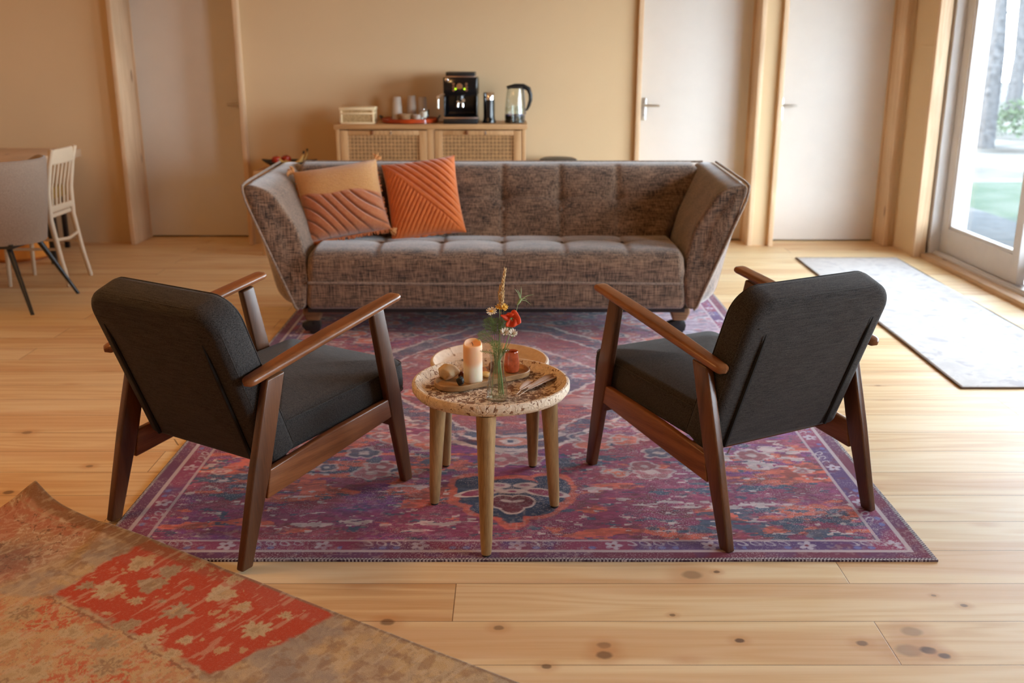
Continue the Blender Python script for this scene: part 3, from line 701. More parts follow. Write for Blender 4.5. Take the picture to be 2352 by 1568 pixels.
    m = t_.mapping(v, (1, 1, 1), rot=(0, 0, -.55)); a = t_.noise(t_.mapping(m, (90, 620, 1)), 1, 2, .6); b = t_.noise(t_.mapping(v, (420, 420, 1)), 1, 2)
    c = t_.mix(t_.math('MULTIPLY', t_.step(a, .56, .70), .35), at.outputs['Color'], srgb(214, 196, 164)); c = t_.mix(t_.math('MULTIPLY', t_.step(b, .5, .7), .2), c, srgb(84, 62, 50))
    t_.bump(t_.math('ADD', a, b), .5, .003); mm = t_.set(c, .95); t_.b.inputs['Specular IOR Level'].default_value = .1
    o = grid_mesh('vintage_rug', Pb, mm, cols=Cc)
    tag(o, 'faded red and taupe floral rug with a curling corner in the near left corner', 'rug')
near_rug()

# --- pale runner by the garden doors
t = NT('pale_runner_pile'); v = t.obj(); n = t.noise(v, 9, 4, .6, .5); n2 = t.noise(t.mapping(v, (220, 220, 1)), 1, 2)
c = t.ramp(n, [(.35, srgb(196, 190, 186)), (.55, srgb(212, 206, 200)), (.64, srgb(184, 178, 178))]); c = t.mix(t.math('MULTIPLY', n2, .3), c, srgb(178, 172, 170)); t.bump(n2, .3, .002)
mr = t.set(c, .95)
us = np.linspace(2.0, 2.73, 40); vs = np.linspace(4.2, 7.15, 90); U, V = np.meshgrid(us, vs)
Z = .008 + .0015 * np.sin(V * 5 + U)
P = np.stack([U + (V - 4.2) * .024, V, Z], -1)
P = np.concatenate([P[:1] - [0, 0, .007], P, P[-1:] - [0, 0, .007]], 0); P = np.concatenate([P[:, :1] - [0, 0, .007], P, P[:, -1:] - [0, 0, .007]], 1)
run = tag(grid_mesh('runner_rug', P, mr), 'pale grey runner rug lying along the sliding glass doors', 'rug')
hb = MB()
def hp(i0, j0, i1, j1): 
    hb.tube([(P[i0, j0][0], P[i0, j0][1], .005), (P[i1, j1][0], P[i1, j1][1], .005)], .0045, 6)
hp(1, 1, -2, 1); hp(1, 1, 1, -2); hp(1, -2, -2, -2); hp(-2, 1, -2, -2)
hb.build('binding', plain('brown_binding', srgb(92, 70, 54), .9), run)
#@@REST@@
# ------------------------------------------------------------------ sofa
def sofa():
    T = thing('sofa', 'grey-brown tufted three-seat sofa with flared arms and castors, standing on the purple rug', 'sofa', (-0.082, 4.99, 0.0066))
    fab, pip = M['chenille'], M['chenille_pipe']
    PX = 0.3225                                     # tuft spacing
    seams = np.array([-2, -1, 0, 1, 2]) * PX + .03
    def tuft(x, p, rows, depth):
        dx = np.min(np.abs(x[..., None] - seams), -1)
        d = depth * .25 * np.exp(-(dx / .014) ** 2)
        for r in rows:
            dy = np.abs(p - r)
            d = d + depth * .18 * np.exp(-(dy / .012) ** 2) + depth * 1.1 * np.exp(-np.sqrt(dx ** 2 + dy ** 2) / .035)
        return d
    def profgrid(prof, hw, nx, rows=None, depth=0, tr=(0, 1), puff=0.0):
        prof = np.array(prof, float)
        # dense resample by arc length with Catmull smoothing
        seg = np.r_[0, np.cumsum(np.hypot(*np.diff(prof, axis=0).T))]; L = seg[-1]; n = int(L / .012)
        s = np.linspace(0, L, n); y = np.interp(s, seg, prof[:, 0]); z = np.interp(s, seg, prof[:, 1])
        for _ in range(6):
            y[1:-1] = (y[:-2] + 2 * y[1:-1] + y[2:]) / 4; z[1:-1] = (z[:-2] + 2 * z[1:-1] + z[2:]) / 4
        ny_, nz_ = -np.gradient(z), np.gradient(y); ln = np.hypot(ny_, nz_) + 1e-9; ny_, nz_ = ny_ / ln, nz_ / ln
        uu = np.linspace(-1, 1, nx); S, Uu = np.meshgrid(s, uu, indexing='ij')
        W = hw(z)[:, None] * np.ones_like(Uu); X = Uu * W
        Yy = y[:, None] + 0 * X; Zz = z[:, None] + 0 * X
        d = np.zeros_like(X)
        if rows is not None:
            act = sm(S, tr[0], tr[0] + .06) * sm(S, tr[1], tr[1] - .06)
            dxn = np.min(np.abs(X[..., None] - seams), -1)
            d = d - tuft(X, S, rows, depth) * act + puff * act * np.sin(np.clip(dxn / (PX / 2), 0, 1) * PI / 2) ** .8
        edge = sm(1 - np.abs(Uu), 0.0, .03); d = d - .03 * (1 - edge) * (1 if puff else 0)
        return np.stack([X, Yy + ny_[:, None] * d, Zz + nz_[:, None] * d], -1), L
    # seat: front face, rounded rim, tufted top (y relative to the sofa front)
    P, L = profgrid([(.47, .15), (.03, .15), (.0, .165), (-.005, .30), (-.022, .36), (-.025, .41), (.0, .445), (.05, .462), (.16, .468), (.34, .462), (.58, .450), (.60, .40)], lambda z: .99 - .03 * sm(z, .2, .42), 190, [1.075], .022, (.74, 1.42), .004)
    seat = grid_mesh('seat', P, fab, T)
    b = MB(); b.tube([(x, -.010 + .002 * math.sin(x * 9), .298 + .003 * math.sin(x * 5)) for x in np.linspace(-.962, .962, 40)], .0065, 8); b.build('piping', pip, seat)
    # back
    hb = lambda z: .955 + .19 * sm(z, .42, .84)
    P, L = profgrid([(.40, .40), (.475, .44), (.505, .50), (.60, .66), (.665, .77), (.70, .812), (.76, .832), (.83, .830), (.865, .815), (.87, .79), (.83, .15)], hb, 190, [.34], .036, (.09, .58), .006)
    bk = grid_mesh('backrest', P, fab, T)
    b = MB(); b.tube([(x, .862, .826) for x in np.linspace(-1.13, 1.19, 30)], .006, 8); b.build('piping', pip, bk)
    for x in seams:
        MB().sphere((x, .548, .598), .011, 10, 6, (1, .5, 1)).build('tuft_button', fab, bk)
        for y in (.325,): MB().sphere((x, y, .452), .010, 10, 6, (1, 1, .5)).build('tuft_button', fab, seat)
    # arms: wedge cross-section that flares outwards, swept from front to back
    def arm(sg):
        # (x, z) control outline: inner bottom -> inner top -> outer top -> outer bottom
        def outline(k):            # k 0 front .. 1 back
            ib, im, it = .985, .965 - .01 * k, 1.115 + .01 * k
            f_ = float(sm(np.array(k * .86), 0.0, .17)); ot = 1.270 + .008 * f_; b1 = 1.03 + .065 * f_; b2 = 1.045 + .110 * f_; b3 = 1.165 + .052 * f_; b4 = 1.225 + .028 * f_
            zt = .800 + .022 * k; zi = .768 + .048 * k
            pts = [(ib, .16), (im, .30), (im + .005, .42), (im + .05, .58), (it - .02, zi - .05), (it + .01, zi - .008), (it + .05, zi + .010), (ot - .035, zt), (ot - .004, zt - .004), (ot, zt - .03), (b4 + .012, zt - .10), (b4, .63), (b3, .46), (b2 + .02, .26), (b2, .195), (b1, .158), (ib + .02, .15)]
            a = np.array(pts + [pts[0]]); seg = np.r_[0, np.cumsum(np.hypot(*np.diff(a, axis=0).T))]
            s = np.linspace(0, seg[-1], 73)[:-1]; x = np.interp(s, seg, a[:, 0]); z = np.interp(s, seg, a[:, 1])
            for _ in range(2):
                x = (np.roll(x, 1) + 2 * x + np.roll(x, -1)) / 4; z = (np.roll(z, 1) + 2 * z + np.roll(z, -1)) / 4
            return x, z
        L = []
        for k, (yy, ins, rec) in enumerate([(-.004, .70, 0), (-.003, .35, 0), (.0, .10, .0), (.004, .03, .3), (.014, .0, .6), (.04, 0, .9), (.08, 0, 1), (.12, 0, 1), (.17, 0, 1), (.25, 0, 1), (.5, 0, 1), (.75, 0, 1), (.86, 0, 1), (.872, .05, 1), (.875, .4, 1)]):
            x, z = outline(min(max(yy / .86, 0), 1)); cx, cz = x.mean(), z.mean()
            # the inner front edge is softly rounded: move inner side back near the front
            inner = np.clip((1.12 + .0 * z - x) / .2, 0, 1) * sm(z, .3, .6)
            top = sm(z, .70, .79) * .012
            yv = yy + (inner * .065 + top) * (1 - sm(np.array(yy), .0, .20))
            cz2 = z; tx = 1.0 + (z - .15) * .26 + .03
            xx = x + (np.clip(tx, x.min() + .02, x.max() - .02) - x) * ins; zz = z + (np.clip(z, .17, .76) - z) * min(1, ins * 2)
            L.append([(sg * float(a), float(b_), float(c_)) for a, b_, c_ in zip(xx, yv, zz)])
        mb = MB(); mb.loops(L); o = mb.build('arm', fab, T, ang=1.4)
        x, z = outline(0)
        sel = [i for i in range(len(x)) if (x[i] > 1.04 + (z[i] - .15) * .2 and z[i] > .15 and z[i] < .81)]
        sel = [i for i in sel]
        path = [(1.02, -.002, .155), (1.035, -.003, .17)] + [(1.035 + (z_ - .17) * .40, -.004, z_) for z_ in np.linspace(.2, .72, 12)] + [(1.265, -.002, .765), (1.268, .006, .792), (1.262, .03, .802), (1.262, .10, .806), (1.264, .4, .814), (1.268, .86, .824)]
        p = MB(); p.tube([(sg * a, b_, c_) for a, b_, c_ in path], .0068, 8); p.build('piping', pip, o)
    arm(1); arm(-1)
    fr = MB().box(-.98, .98, .03, .80, .135, .16); fr.build('base_frame', M['blackplastic'], T)
    lw = wood('sofa_leg_wood', srgb(110, 78, 50), srgb(150, 112, 76), 'x', .5)
    for x, y in ((-.965, .11), (.965, .11), (-.965, .74), (.965, .74)):
        s = 1 if x > 0 else -1; l = MB()
        l.loops([[(x + px * q, y + py * q, z) for px, py in rrect(.10, .10, .012, 3)] for z, q in ((.148, 1.0), (.12, 1.0), (.085, .72), (.08, .70))])
        leg = l.build('leg', lw, T)
        c = MB(); c.tube([(x, y, .085), (x, y, .055)], .028, 14)
        c.prism([(x - .045, .02), (x + .03, .02), (x + .036, .05), (x + .028, .072), (x - .02, .075), (x - .06, .062), (x - .062, .045)], 'y', y - .026, y + .026)
        c.tube([(x, y - .022, .0265), (x, y + .022, .0265)], .0262, 20)
        cc = c.build('castor', M['blackplastic'], leg, bevel=.003)
sofa()

# ------------------------------------------------------------------ sofa cushions
def pillow(name, label, w, h, T_, mat, loc, rot, ridges=None, mat2=None, tas=None):
    root = thing(name, label, 'cushion', loc); root.rotation_euler = (Matrix.Rotation(rot[1], 3, 'Z') @ Matrix.Rotation(rot[0], 3, 'X') @ Matrix.Rotation(rot[2], 3, 'Z')).to_euler()
    n = 150; u = np.linspace(-1, 1, n); U, V = np.meshgrid(u, u)
    def face(sgn):
        pin = 1 - .07 * (1 - V ** 2) * 1.0; pin2 = 1 - .07 * (1 - U ** 2)
        X = U * w / 2 * (1 - .06 * (1 - np.abs(V) ** 2.2) * np.abs(U) ** 3); Y = V * h / 2 * (1 - .06 * (1 - np.abs(U) ** 2.2) * np.abs(V) ** 3)
        z = T_ / 2 * ((1 - U ** 4) * (1 - V ** 4)) ** .55 * (1 - .12 * U ** 2)
        if ridges is not None and sgn > 0: z = z + ridges(U, V) * ((1 - U ** 6) * (1 - V ** 6))
        z = z + .004 * (fbm(U * 2 + 5, V * 2, 3) - .5)
        return np.stack([X, Y, sgn * z], -1)
    A = face(1); B = face(-1)[:, ::-1]
    cols = None
    if mat2 is not None:
        lineh = .12 + .04 * np.sin(U * 5) - .10 * U
        cc = np.zeros(U.shape + (3,)) + mat2[0]; cc = over(cc, sm(V, lineh - .03, lineh + .03), mat2[1])
        fz = fbm(U * 20, V * 20, 4); cc = over(cc, sm(fz, .5, .7) * .3, mat2[2])
        if ridges is not None:
            cc = over(cc, sm(ridges(U, V), -.0005, -.006) * .7, mat2[3])
        cols = cc
    o = grid_mesh('front_cover', A, mat, root, cols=cols if cols is not None else None)
    if cols is not None: cb = cols[:, ::-1]
    grid_mesh('back_cover', B, mat, root, cols=(cb if cols is not None else None))
    return root
def two_tone_mat():
    t = NT('tufted_two_tone_cotton'); at = t.n('ShaderNodeAttribute'); at.attribute_name = 'pattern'; v = t.obj()
    n = t.noise(v, 160, 3, .7); t.bump(n, .8, .006); c = t.mix(t.math('MULTIPLY', n, .5), at.outputs['Color'], srgb(120, 70, 36), 'MIX')
    m = t.set(c, .98); t.b.inputs['Sheen Weight'].default_value = .6; t.b.inputs['Sheen Roughness'].default_value = .5; return m
mt = two_tone_mat()
def rid1(U, V):
    ph = (U * .62 + V * .62 + .16 * np.sin(U * 2.6 + .4)) * 4.6; f = ph - np.floor(ph)
    low = sm(.12 - .10 * U + .04 * np.sin(U * 5) - V, -.02, .1)
    return low * (-.014 * np.exp(-((f - .5) / .12) ** 2) + .006)
p1 = pillow('tasselled_cushion', 'tan and terracotta tufted cushion with tasselled corners, leaning in the left end of the sofa', .46, .42, .16, mt, (-.922, 5.40, .668),
            (math.radians(60), math.radians(8), math.radians(9)), rid1, (lin(190, 108, 62), lin(216, 160, 92), lin(204, 140, 84), lin(84, 40, 18)))
rd = random.Random(2); tyarn = plain('tan_tassel_yarn', srgb(204, 146, 92), .98)
for sx, sy, m_ in ((-1, 1, 0), (1, 1, 0), (-1, -1, 1), (1, -1, 1)):
    cx, cy_ = sx * .222, sy * .208; tw = MB()
    for k in range(26):
        a = math.atan2(sy, sx) + rd.uniform(-.9, .9); l = rd.uniform(.02, .042)
        tw.tube([(cx, cy_, rd.uniform(-.008, .008)), (cx + l * .6 * math.cos(a), cy_ + l * .6 * math.sin(a), rd.uniform(-.012, .012)), (cx + l * math.cos(a + .2), cy_ + l * math.sin(a + .2) - .004, rd.uniform(-.014, .014))], .0028, 5)
    tw.build('tassel', tyarn, p1)
fy = plain('terracotta_fringe_yarn', srgb(184, 112, 70), .98); fr = MB(); fs_ = {-1: MB(), 1: MB()}
for k in range(120):
    x = -.22 + .44 * rd.random(); fr.tube([(x, -.205, 0), (x + rd.uniform(-.006, .006), -.212 - rd.uniform(.004, .014), rd.uniform(-.006, .006))], .0032, 5)
    y = -.2 + .4 * rd.random(); s_ = rd.choice((-1, 1)); fs_[s_].tube([(s_ * .212, y, 0), (s_ * (.218 + rd.uniform(.003, .010)), y + rd.uniform(-.005, .005), rd.uniform(-.006, .006))], .0030, 5)
fr.tube([(-.21, -.206, 0), (.21, -.206, 0)], .003, 5)
for s_ in (-1, 1): fs_[s_].tube([(s_ * .213, -.2, 0), (s_ * .213, .2, 0)], .003, 5)
for b_ in (fr, fs_[-1], fs_[1]): b_.build('fringe', fy, p1)
def rid2(U, V):
    # pleats: broad diagonals meeting a fan of finer ones
    a = (U + V) / 1.414; b = (U - V) / 1.414
    ph1 = (V + U * .95) * 4.6; ph2 = (V - U * 1.5) * 5.2
    zone = sm(a, -.12, -.02); z2 = sm(b, .62, .70) * sm(V, .3, .1)
    f1 = ph1 - np.floor(ph1); f2 = ph2 - np.floor(ph2)
    r1 = -.011 * np.exp(-((f1 - .5) / .14) ** 2); r2 = -.009 * np.exp(-((f2 - .5) / .16) ** 2)
    return (r1 * zone + r2 * (1 - zone)) + .003
def rid2b(U, V): return rid2(-U, V)
pm = plain('rust_velvet', srgb(196, 98, 30), .9, vary=.12, scale=30, bump=.4, bscale=260)
pm.node_tree.nodes['Principled BSDF'].inputs['Sheen Weight'].default_value = .5
p2 = pillow('pleated_cushion', 'burnt orange velvet cushion with diagonal pleats, leaning on the sofa back', .412, .462, .15, pm, (-.488, 5.495, .668),
            (math.radians(60), math.radians(2), math.radians(8)), rid2)
e = MB(); e.tube([(x, -.212 - .004 * abs(math.sin(x * 70)), 0) for x in np.linspace(-.19, .19, 90)], [.006 + .003 * abs(math.sin(x * 70)) for x in np.linspace(-.19, .19, 90)], 7)
e.build('ruched_edge', pm, p2)

# ------------------------------------------------------------------ armchair
def armchair(label, loc, rz):
    T = thing('armchair', label, 'armchair', loc, rz, 'pair of walnut and charcoal armchairs')
    W = .295; th = .028
    for s in (-1, 1):
        x0, x1 = s * W - th / 2, s * W + th / 2
        MB().prism([(-.018, 0), (.024, 0), (.125, .285), (.198, .548), (.128, .540), (.052, .275)], 'x', x0, x1).build('leg', M['walnut'], T, bevel=.006, seg=3)
        MB().prism([(.728, 0), (.770, 0), (.722, .325), (.646, .640), (.592, .628), (.655, .315)], 'x', x0, x1).build('leg', M['walnut'], T, bevel=.006, seg=3)
        MB().prism([(.100, .182), (.36, .215), (.672, .258), (.660, .325), (.35, .300), (.118, .270)], 'x', s * W - .011, s * W + .011).build('side_rail', M['walnut_lit_y'], T, bevel=.005, seg=3)
        # armrest
        L = []
        n = 60
        for i in range(n):
            t_ = i / (n - 1); y = .045 + .675 * t_; z = .549 + .119 * t_ + .004 * math.sin(t_ * PI)
            e = min(t_, 1 - t_) / .034; end = math.sqrt(max(0.0, 1 - max(0, 1 - e) ** 2)) if e < 1 else 1
            end = max(end, .10)
            w_ = (.045 + .016 * math.sin(min(1, t_ * 1.1) * PI * .8)) * end; h_ = (.027 - .004 * t_) * (.35 + .65 * end)
            up = Vector((0, -.17, .985))
            L.append([tuple(Vector((s * (W + .010) + p[0], y, z)) + up * p[1]) for p in rrect(w_, h_, h_ * .48, 4)])
        MB().loops(L).build('armrest', M['walnut_lit_y'], T)
    MB().box(-W, W, .672, .700, .225, .285).build('cross_rail', M['walnut'], T, bevel=.004)
    MB().box(-W, W, .215, .240, .222, .262).build('cross_rail', M['walnut'], T, bevel=.004)
    # seat cushion
    sl = slab(.548, .60, .118, (.05, .05, .03, .03), .032, crown=.022)
    Mx = Matrix.Translation((0, .505, .348)) @ Matrix.Rotation(math.radians(3.3), 4, 'X')
    seat = sl.xf(Mx).build('seat_cushion', M['charcoal'], T, ang=2)
    # seam welts
    wl = MB(); R4 = rrect4(.548 - .004, .60 - .004, (.05, .05, .03, .03), 6)
    for z in (.046, -.046):
        pts = [Mx @ Vector((p[0], p[1], z)) for p in R4 + [R4[0]]]; wl.tube(pts, .0022, 6)
    wl.build('seam', M['charcoal'], seat)
    # back cushion: local x across, y up the back, z thickness towards the sitter
    upv = Vector((0, -.19, .495)).normalized(); nv = Vector((0, upv.z, -upv.y))
    def bm_(p):  # slab coords -> chair coords
        o_ = Vector((0, .160, .243)) + upv * (p[1] + .275) + nv * (p[2] + .058)
        return o_ + Vector((p[0], 0, 0))
    sl = slab(.556, .55, .116, (.085, .085, .03, .03), .030, crown=.012, n=8)
    sl.v = [tuple(bm_(Vector(v_))) for v_ in sl.v]
    back = sl.build('back_cushion', M['charcoal'], T, ang=2)
    wl = MB(); R4 = rrect4(.556 - .008, .55 - .008, (.085, .085, .03, .03), 8)
    for z in (-.040, .044):
        wl.tube([bm_(Vector((p[0], p[1], z))) for p in R4 + [R4[0]]], .0022, 6)
    wl.tube([bm_(Vector((x, .195, -.0605))) for x in np.linspace(-.243, .243, 20)], .0016, 6)
    wl.build('seam', M['charcoal'], back)
    for s in (-1, 1):
        z_ = MB(); pts = [bm_(Vector((s * (.212 - .004 * q), .175 - .42 * q, -.0665 + .004 * q * (1 - q)))) for q in np.linspace(0, 1, 16)]
        z_.tube(pts, [.001 + .0050 * math.sin(min(1, q * 4) * PI / 2) for q in np.linspace(0, 1, 16)], 6, flat=1.0)
        z_.build('strut_slot', M['blackgap'], back)
    tg = MB(); tg.add([tuple(bm_(Vector(p))) for p in [(-.17, -.27, -.055), (-.163, -.27, -.055), (-.163, -.298, -.052), (-.17, -.298, -.052), (-.17, -.27, -.056), (-.163, -.27, -.056), (-.163, -.298, -.053), (-.17, -.298, -.053)]], [(0, 1, 2, 3), (7, 6, 5, 4), (0, 4, 5, 1), (3, 2, 6, 7)])
    tg.build('zip_pull', M['steel'], back)
    return T
c1 = armchair('walnut and charcoal armchair left of the round tables, its back in deep shade', (-1.0205, 2.732, 0.0068), math.radians(-32.6))
c2 = copy_tree(c1); c2.location = (.9035, 2.826, .0068); c2.rotation_euler = (0, 0, math.radians(28.4))
c2['label'] = 'walnut and charcoal armchair right of the round tables, daylight on its grey back'

# ------------------------------------------------------------------ round coffee tables
def carved_top_mat():
    t = NT('whitewashed_carved_wood'); v = t.obj()
    n1 = t.noise(v, 40, 5, .62, 1.4); n2 = t.noise(v, 80, 3, .6)
    sx = t.n('ShaderNodeSeparateXYZ'); t.l(v, sx.inputs[0])
    r = t.math('SQRT', t.math('ADD', t.math('MULTIPLY', sx.outputs[0], sx.outputs[0]), t.math('MULTIPLY', sx.outputs[1], sx.outputs[1])))
    # carved scrollwork: warped voronoi edges
    vo = t.n('ShaderNodeTexVoronoi', feature='DISTANCE_TO_EDGE'); wv = t.n('ShaderNodeVectorMath', operation='ADD')
    nz = t.n('ShaderNodeTexNoise'); t.l(v, nz.inputs['Vector']); nz.inputs['Scale'].default_value = 22
    sc_ = t.n('ShaderNodeVectorMath', operation='SCALE'); t.l(nz.outputs['Color'], sc_.inputs[0]); sc_.inputs['Scale'].default_value = .06
    t.l(v, wv.inputs[0]); t.l(sc_.outputs[0], wv.inputs[1]); t.l(wv.outputs[0], vo.inputs['Vector']); vo.inputs['Scale'].default_value = 48
    groove = t.step(vo.outputs['Distance'], .10, .03)
    inside = t.step(r, .205, .195)
    wear = t.math('ADD', t.math('MULTIPLY', n1, .7), t.math('MULTIPLY', n2, .3))
    thr = t.math('MULTIPLY_ADD', inside, -.075, .585)       # more paint left on the rim than on the flat
    bare = t.step(t.math('SUBTRACT', t.math('ADD', wear, t.math('MULTIPLY', groove, .03)), thr), -.012, .012)
    paint = t.ramp(n2, [(.3, srgb(216, 190, 160)), (.7, srgb(238, 218, 192))])
    woodc = t.ramp(n1, [(.35, srgb(88, 56, 38)), (.65, srgb(140, 98, 68))])
    c = t.mix(bare, paint, woodc); c = t.mix(t.math('MULTIPLY', groove, t.math('MULTIPLY_ADD', inside, .25, .06)), c, srgb(110, 76, 54))
    t.bump(t.math('SUBTRACT', t.math('MULTIPLY', bare, -.5), groove), .5, .004)
    return t.set(c, .75)
mtop = carved_top_mat()
def plain_top_mat():
    t = NT('whitewashed_smooth_wood'); v = t.obj(); n = t.noise(v, 12, 4, .6, .6); n2 = t.noise(v, 60, 2)
    c = t.mix(t.step(n, .60, .66), t.ramp(n2, [(.3, srgb(214, 186, 158)), (.7, srgb(228, 204, 178))]), srgb(150, 108, 76)); t.bump(n, .2, .003)
    return t.set(c, .6)
mleg = wood('mango_wood_leg', srgb(126, 94, 58), srgb(192, 156, 106), 'z', .5, 34, bump=.06, stretch=.09)
def round_table(label, c, R, zt, angs, rf, rl, mat, th=.042):
    T = thing('round_table', label, 'side table', (c[0], c[1], .0078), 0, 'nesting round side tables')
    z = zt - .0078
    b = MB(); b.lathe([(.001, z - th), (R - .03, z - th), (R - .010, z - th + .006), (R, z - th + .020), (R, z - .006), (R - .004, z - .001), (R - .010, z), (R - .016, z - .004), (R - .030, z - .018), (R - .040, z - .0235), (.001, z - .0235)], 96, cap0=True, cap1=True)
    b.build('tabletop', mat, T)
    for i, a in enumerate(angs):
        dx, dy = math.cos(math.radians(a)), math.sin(math.radians(a)); L = []
        for k in range(13):
            q = k / 12; rr = rf + (R * .83 - rf) * q; r_ = (.0165 + .0125 * q) * (1 if q > .03 else .90)
            L.append([(dx * rr + r_ * math.cos(2 * PI * j / 20), dy * rr + r_ * math.sin(2 * PI * j / 20), .006 + (z - th - .004) * q) for j in range(20)])
        g = MB().loops(L).build('leg', mleg, T)
        MB().lathe([(.001, 0), (.0125, 0), (.0125, .007), (.001, .007)], 16, (dx * rf, dy * rf, 0)).build('foot_pad', M['rubber'], g)
    return T
round_table('taller round whitewashed carved table in front, with the tray and vase on it', (-.064, 2.882), .240, .480, (-93, 27, 147), .228, .02, mtop)
round_table('lower round whitewashed table tucked behind the carved one', (-.080, 3.405), .212, .386, (-152, -30, 90), .178, .02, plain_top_mat(), .036)
# ------------------------------------------------------------------ things on the carved table
ZT = .4570
def tray_oval():
    a = Vector((-.175, 2.882)); b = Vector((-.006, 2.998)); d = (b - a).normalized(); n = Vector((-d.y, d.x)); m = (a + b) / 2
    def ring(r, z):
        out = []; hl = (b - a).length / 2; A0 = math.atan2(d.y, d.x)
        for c_, s0 in ((m + d * hl, -PI / 2), (m - d * hl, PI / 2)):
            for k in range(25):
                an = A0 + s0 + PI * k / 24; out.append((c_.x + r * math.cos(an) - m.x, c_.y + r * math.sin(an) - m.y, z))
        return out
    mb = MB(); mb.loops([ring(.050, 0), ring(.058, .001), ring(.0625, .005), ring(.063, .018), ring(.0615, .020), ring(.058, .0195), ring(.055, .013), ring(.052, .009), ring(.03, .0085), ring(.002, .0085)])
    mt_ = wood('acacia_tray', srgb(150, 112, 74), srgb(192, 152, 106), 'x', .45, 50, stretch=.2)
    o = mb.build('serving_tray', mt_, ang=.5); o.location = (m.x, m.y, ZT); tag(o, 'oval wooden tray on the carved table, holding the candle and stones', 'tray')
tray_oval()
ZI = ZT + .0087
# candle
def candle():
    T = thing('candle', 'thick peach and cream pillar candle with one raised lip, on the oval tray', 'candle', (-.1195, 2.905, ZI))
    t = NT('peach_cream_wax'); v = t.obj(); sx = t.n('ShaderNodeSeparateXYZ'); t.l(v, sx.inputs[0])
    ed = t.math('ADD', sx.outputs[2], t.math('MULTIPLY', t.math('MULTIPLY', sx.outputs[0], sx.outputs[0]), -14.0))
    c = t.ramp(t.step(ed, .042, .066), [(0, srgb(246, 234, 208)), (1, srgb(246, 196, 152))])
    mat = t.set(c, .45); t.b.inputs['Subsurface Weight'].default_value = .25; t.b.inputs['Subsurface Radius'].default_value = (.02, .01, .005); t.b.inputs['Subsurface Scale'].default_value = 1
    seg = 40; R = .0293; L = []
    def ring(r, z, lip=0.0):
        return [(r * math.cos(2 * PI * k / seg), r * math.sin(2 * PI * k / seg), z + lip * max(0, math.sin(2 * PI * k / seg) * .9 + .1) ** .6) for k in range(seg)]
    for r, z, l in [(R - .004, 0, 0), (R - .001, .001, 0), (R, .004, 0), (R, .05, 0), (R, .100, 0), (R - .0005, .113, .008), (R - .0022, .117, .014), (R - .0045, .118, .013), (R - .007, .1155, .004), (R - .011, .1145, 0), (.004, .114, 0), (.001, .114, 0)]: L.append(ring(r, z, l))
    MB().loops(L).build('wax', mat, T, ang=1)
    MB().tube([(0, 0, .113), (.0005, 0, .119), (-.002, 0, .124), (-.0035, 0, .125)], .0009, 6).build('wick', M['rubber'], T)
candle()
def stone(name, label, c, r, sq, mat, seed, fac=.12, rot=0, cat='stone', sub=2):
    bm = bmesh.new(); bmesh.ops.create_icosphere(bm, subdivisions=sub + 1, radius=1); rd = random.Random(seed)
    ds = [Vector((rd.gauss(0, 1), rd.gauss(0, 1), rd.gauss(0, 1))).normalized() for _ in range(9)]; hs = [rd.uniform(.58, .9) for _ in ds]
    for v in bm.verts:
        p = v.co.copy()
        for d_, h_ in zip(ds, hs):
            e = p.dot(d_)
            if e > h_: p -= d_ * (e - h_) * .85
        p *= 1 + fac * .3 * math.sin(p.x * 5 + seed) * math.cos(p.y * 4 + p.z * 5)
        v.co = Vector((p.x * sq[0] * r, p.y * sq[1] * r, p.z * sq[2] * r))
    zmin = min(v.co.z for v in bm.verts)
    for v in bm.verts: v.co.z = max(v.co.z - zmin, 0) if v.co.z - zmin > .0015 else 0
    for f in bm.faces: f.smooth = True
    me = bpy.data.meshes.new(name); bm.to_mesh(me); bm.free(); me.materials.append(mat)
    o = bpy.data.objects.new(name, me); C.objects.link(o); o.location = c; o.rotation_euler = (0, 0, rot); tag(o, label, cat); return o
stone('pale_stone', 'lumpy cream coloured stone at the left end of the oval tray', (-.194, 2.918, ZI), .035, (1, .8, .76), plain('cream_stone', srgb(216, 190, 150), .75, vary=.15, scale=30, bump=.3, bscale=90), 4, fac=.3)
stone('dark_mineral', 'small rough black mineral at the front edge of the oval tray', (-.1575, 2.866, ZI), .0165, (.82, .75, 1.05), plain('black_mineral', srgb(44, 44, 40), .35, vary=.6, scale=160, bump=.8, bscale=300), 9)
stone('red_pebble', 'small dark red pebble between the cream stone and the candle', (-.1565, 2.927, ZI), .012, (.8, .8, 1.1), plain('red_pebble', srgb(110, 48, 32), .35), 11)
stone('amber_crystal', 'small honey yellow crystal between candle and glass vase', (-.084, 2.945, ZI), .0165, (1.1, .8, .62), plain('amber_crystal', srgb(226, 176, 104), .3, vary=.15), 13, sub=1)
stone('agate_slice', 'upright agate piece with a dark back, behind the vase on the tray', (-.064, 3.000, ZI), .022, (.45, .5, .95), plain('brown_agate', srgb(120, 74, 50), .3, vary=.6, scale=50), 17, rot=.5)
stone('terracotta_stone', 'flat terracotta stone behind the amber crystal on the tray', (-.098, 2.985, ZI), .019, (1.2, .9, .55), plain('terracotta_stone', srgb(190, 122, 78), .5), 19)
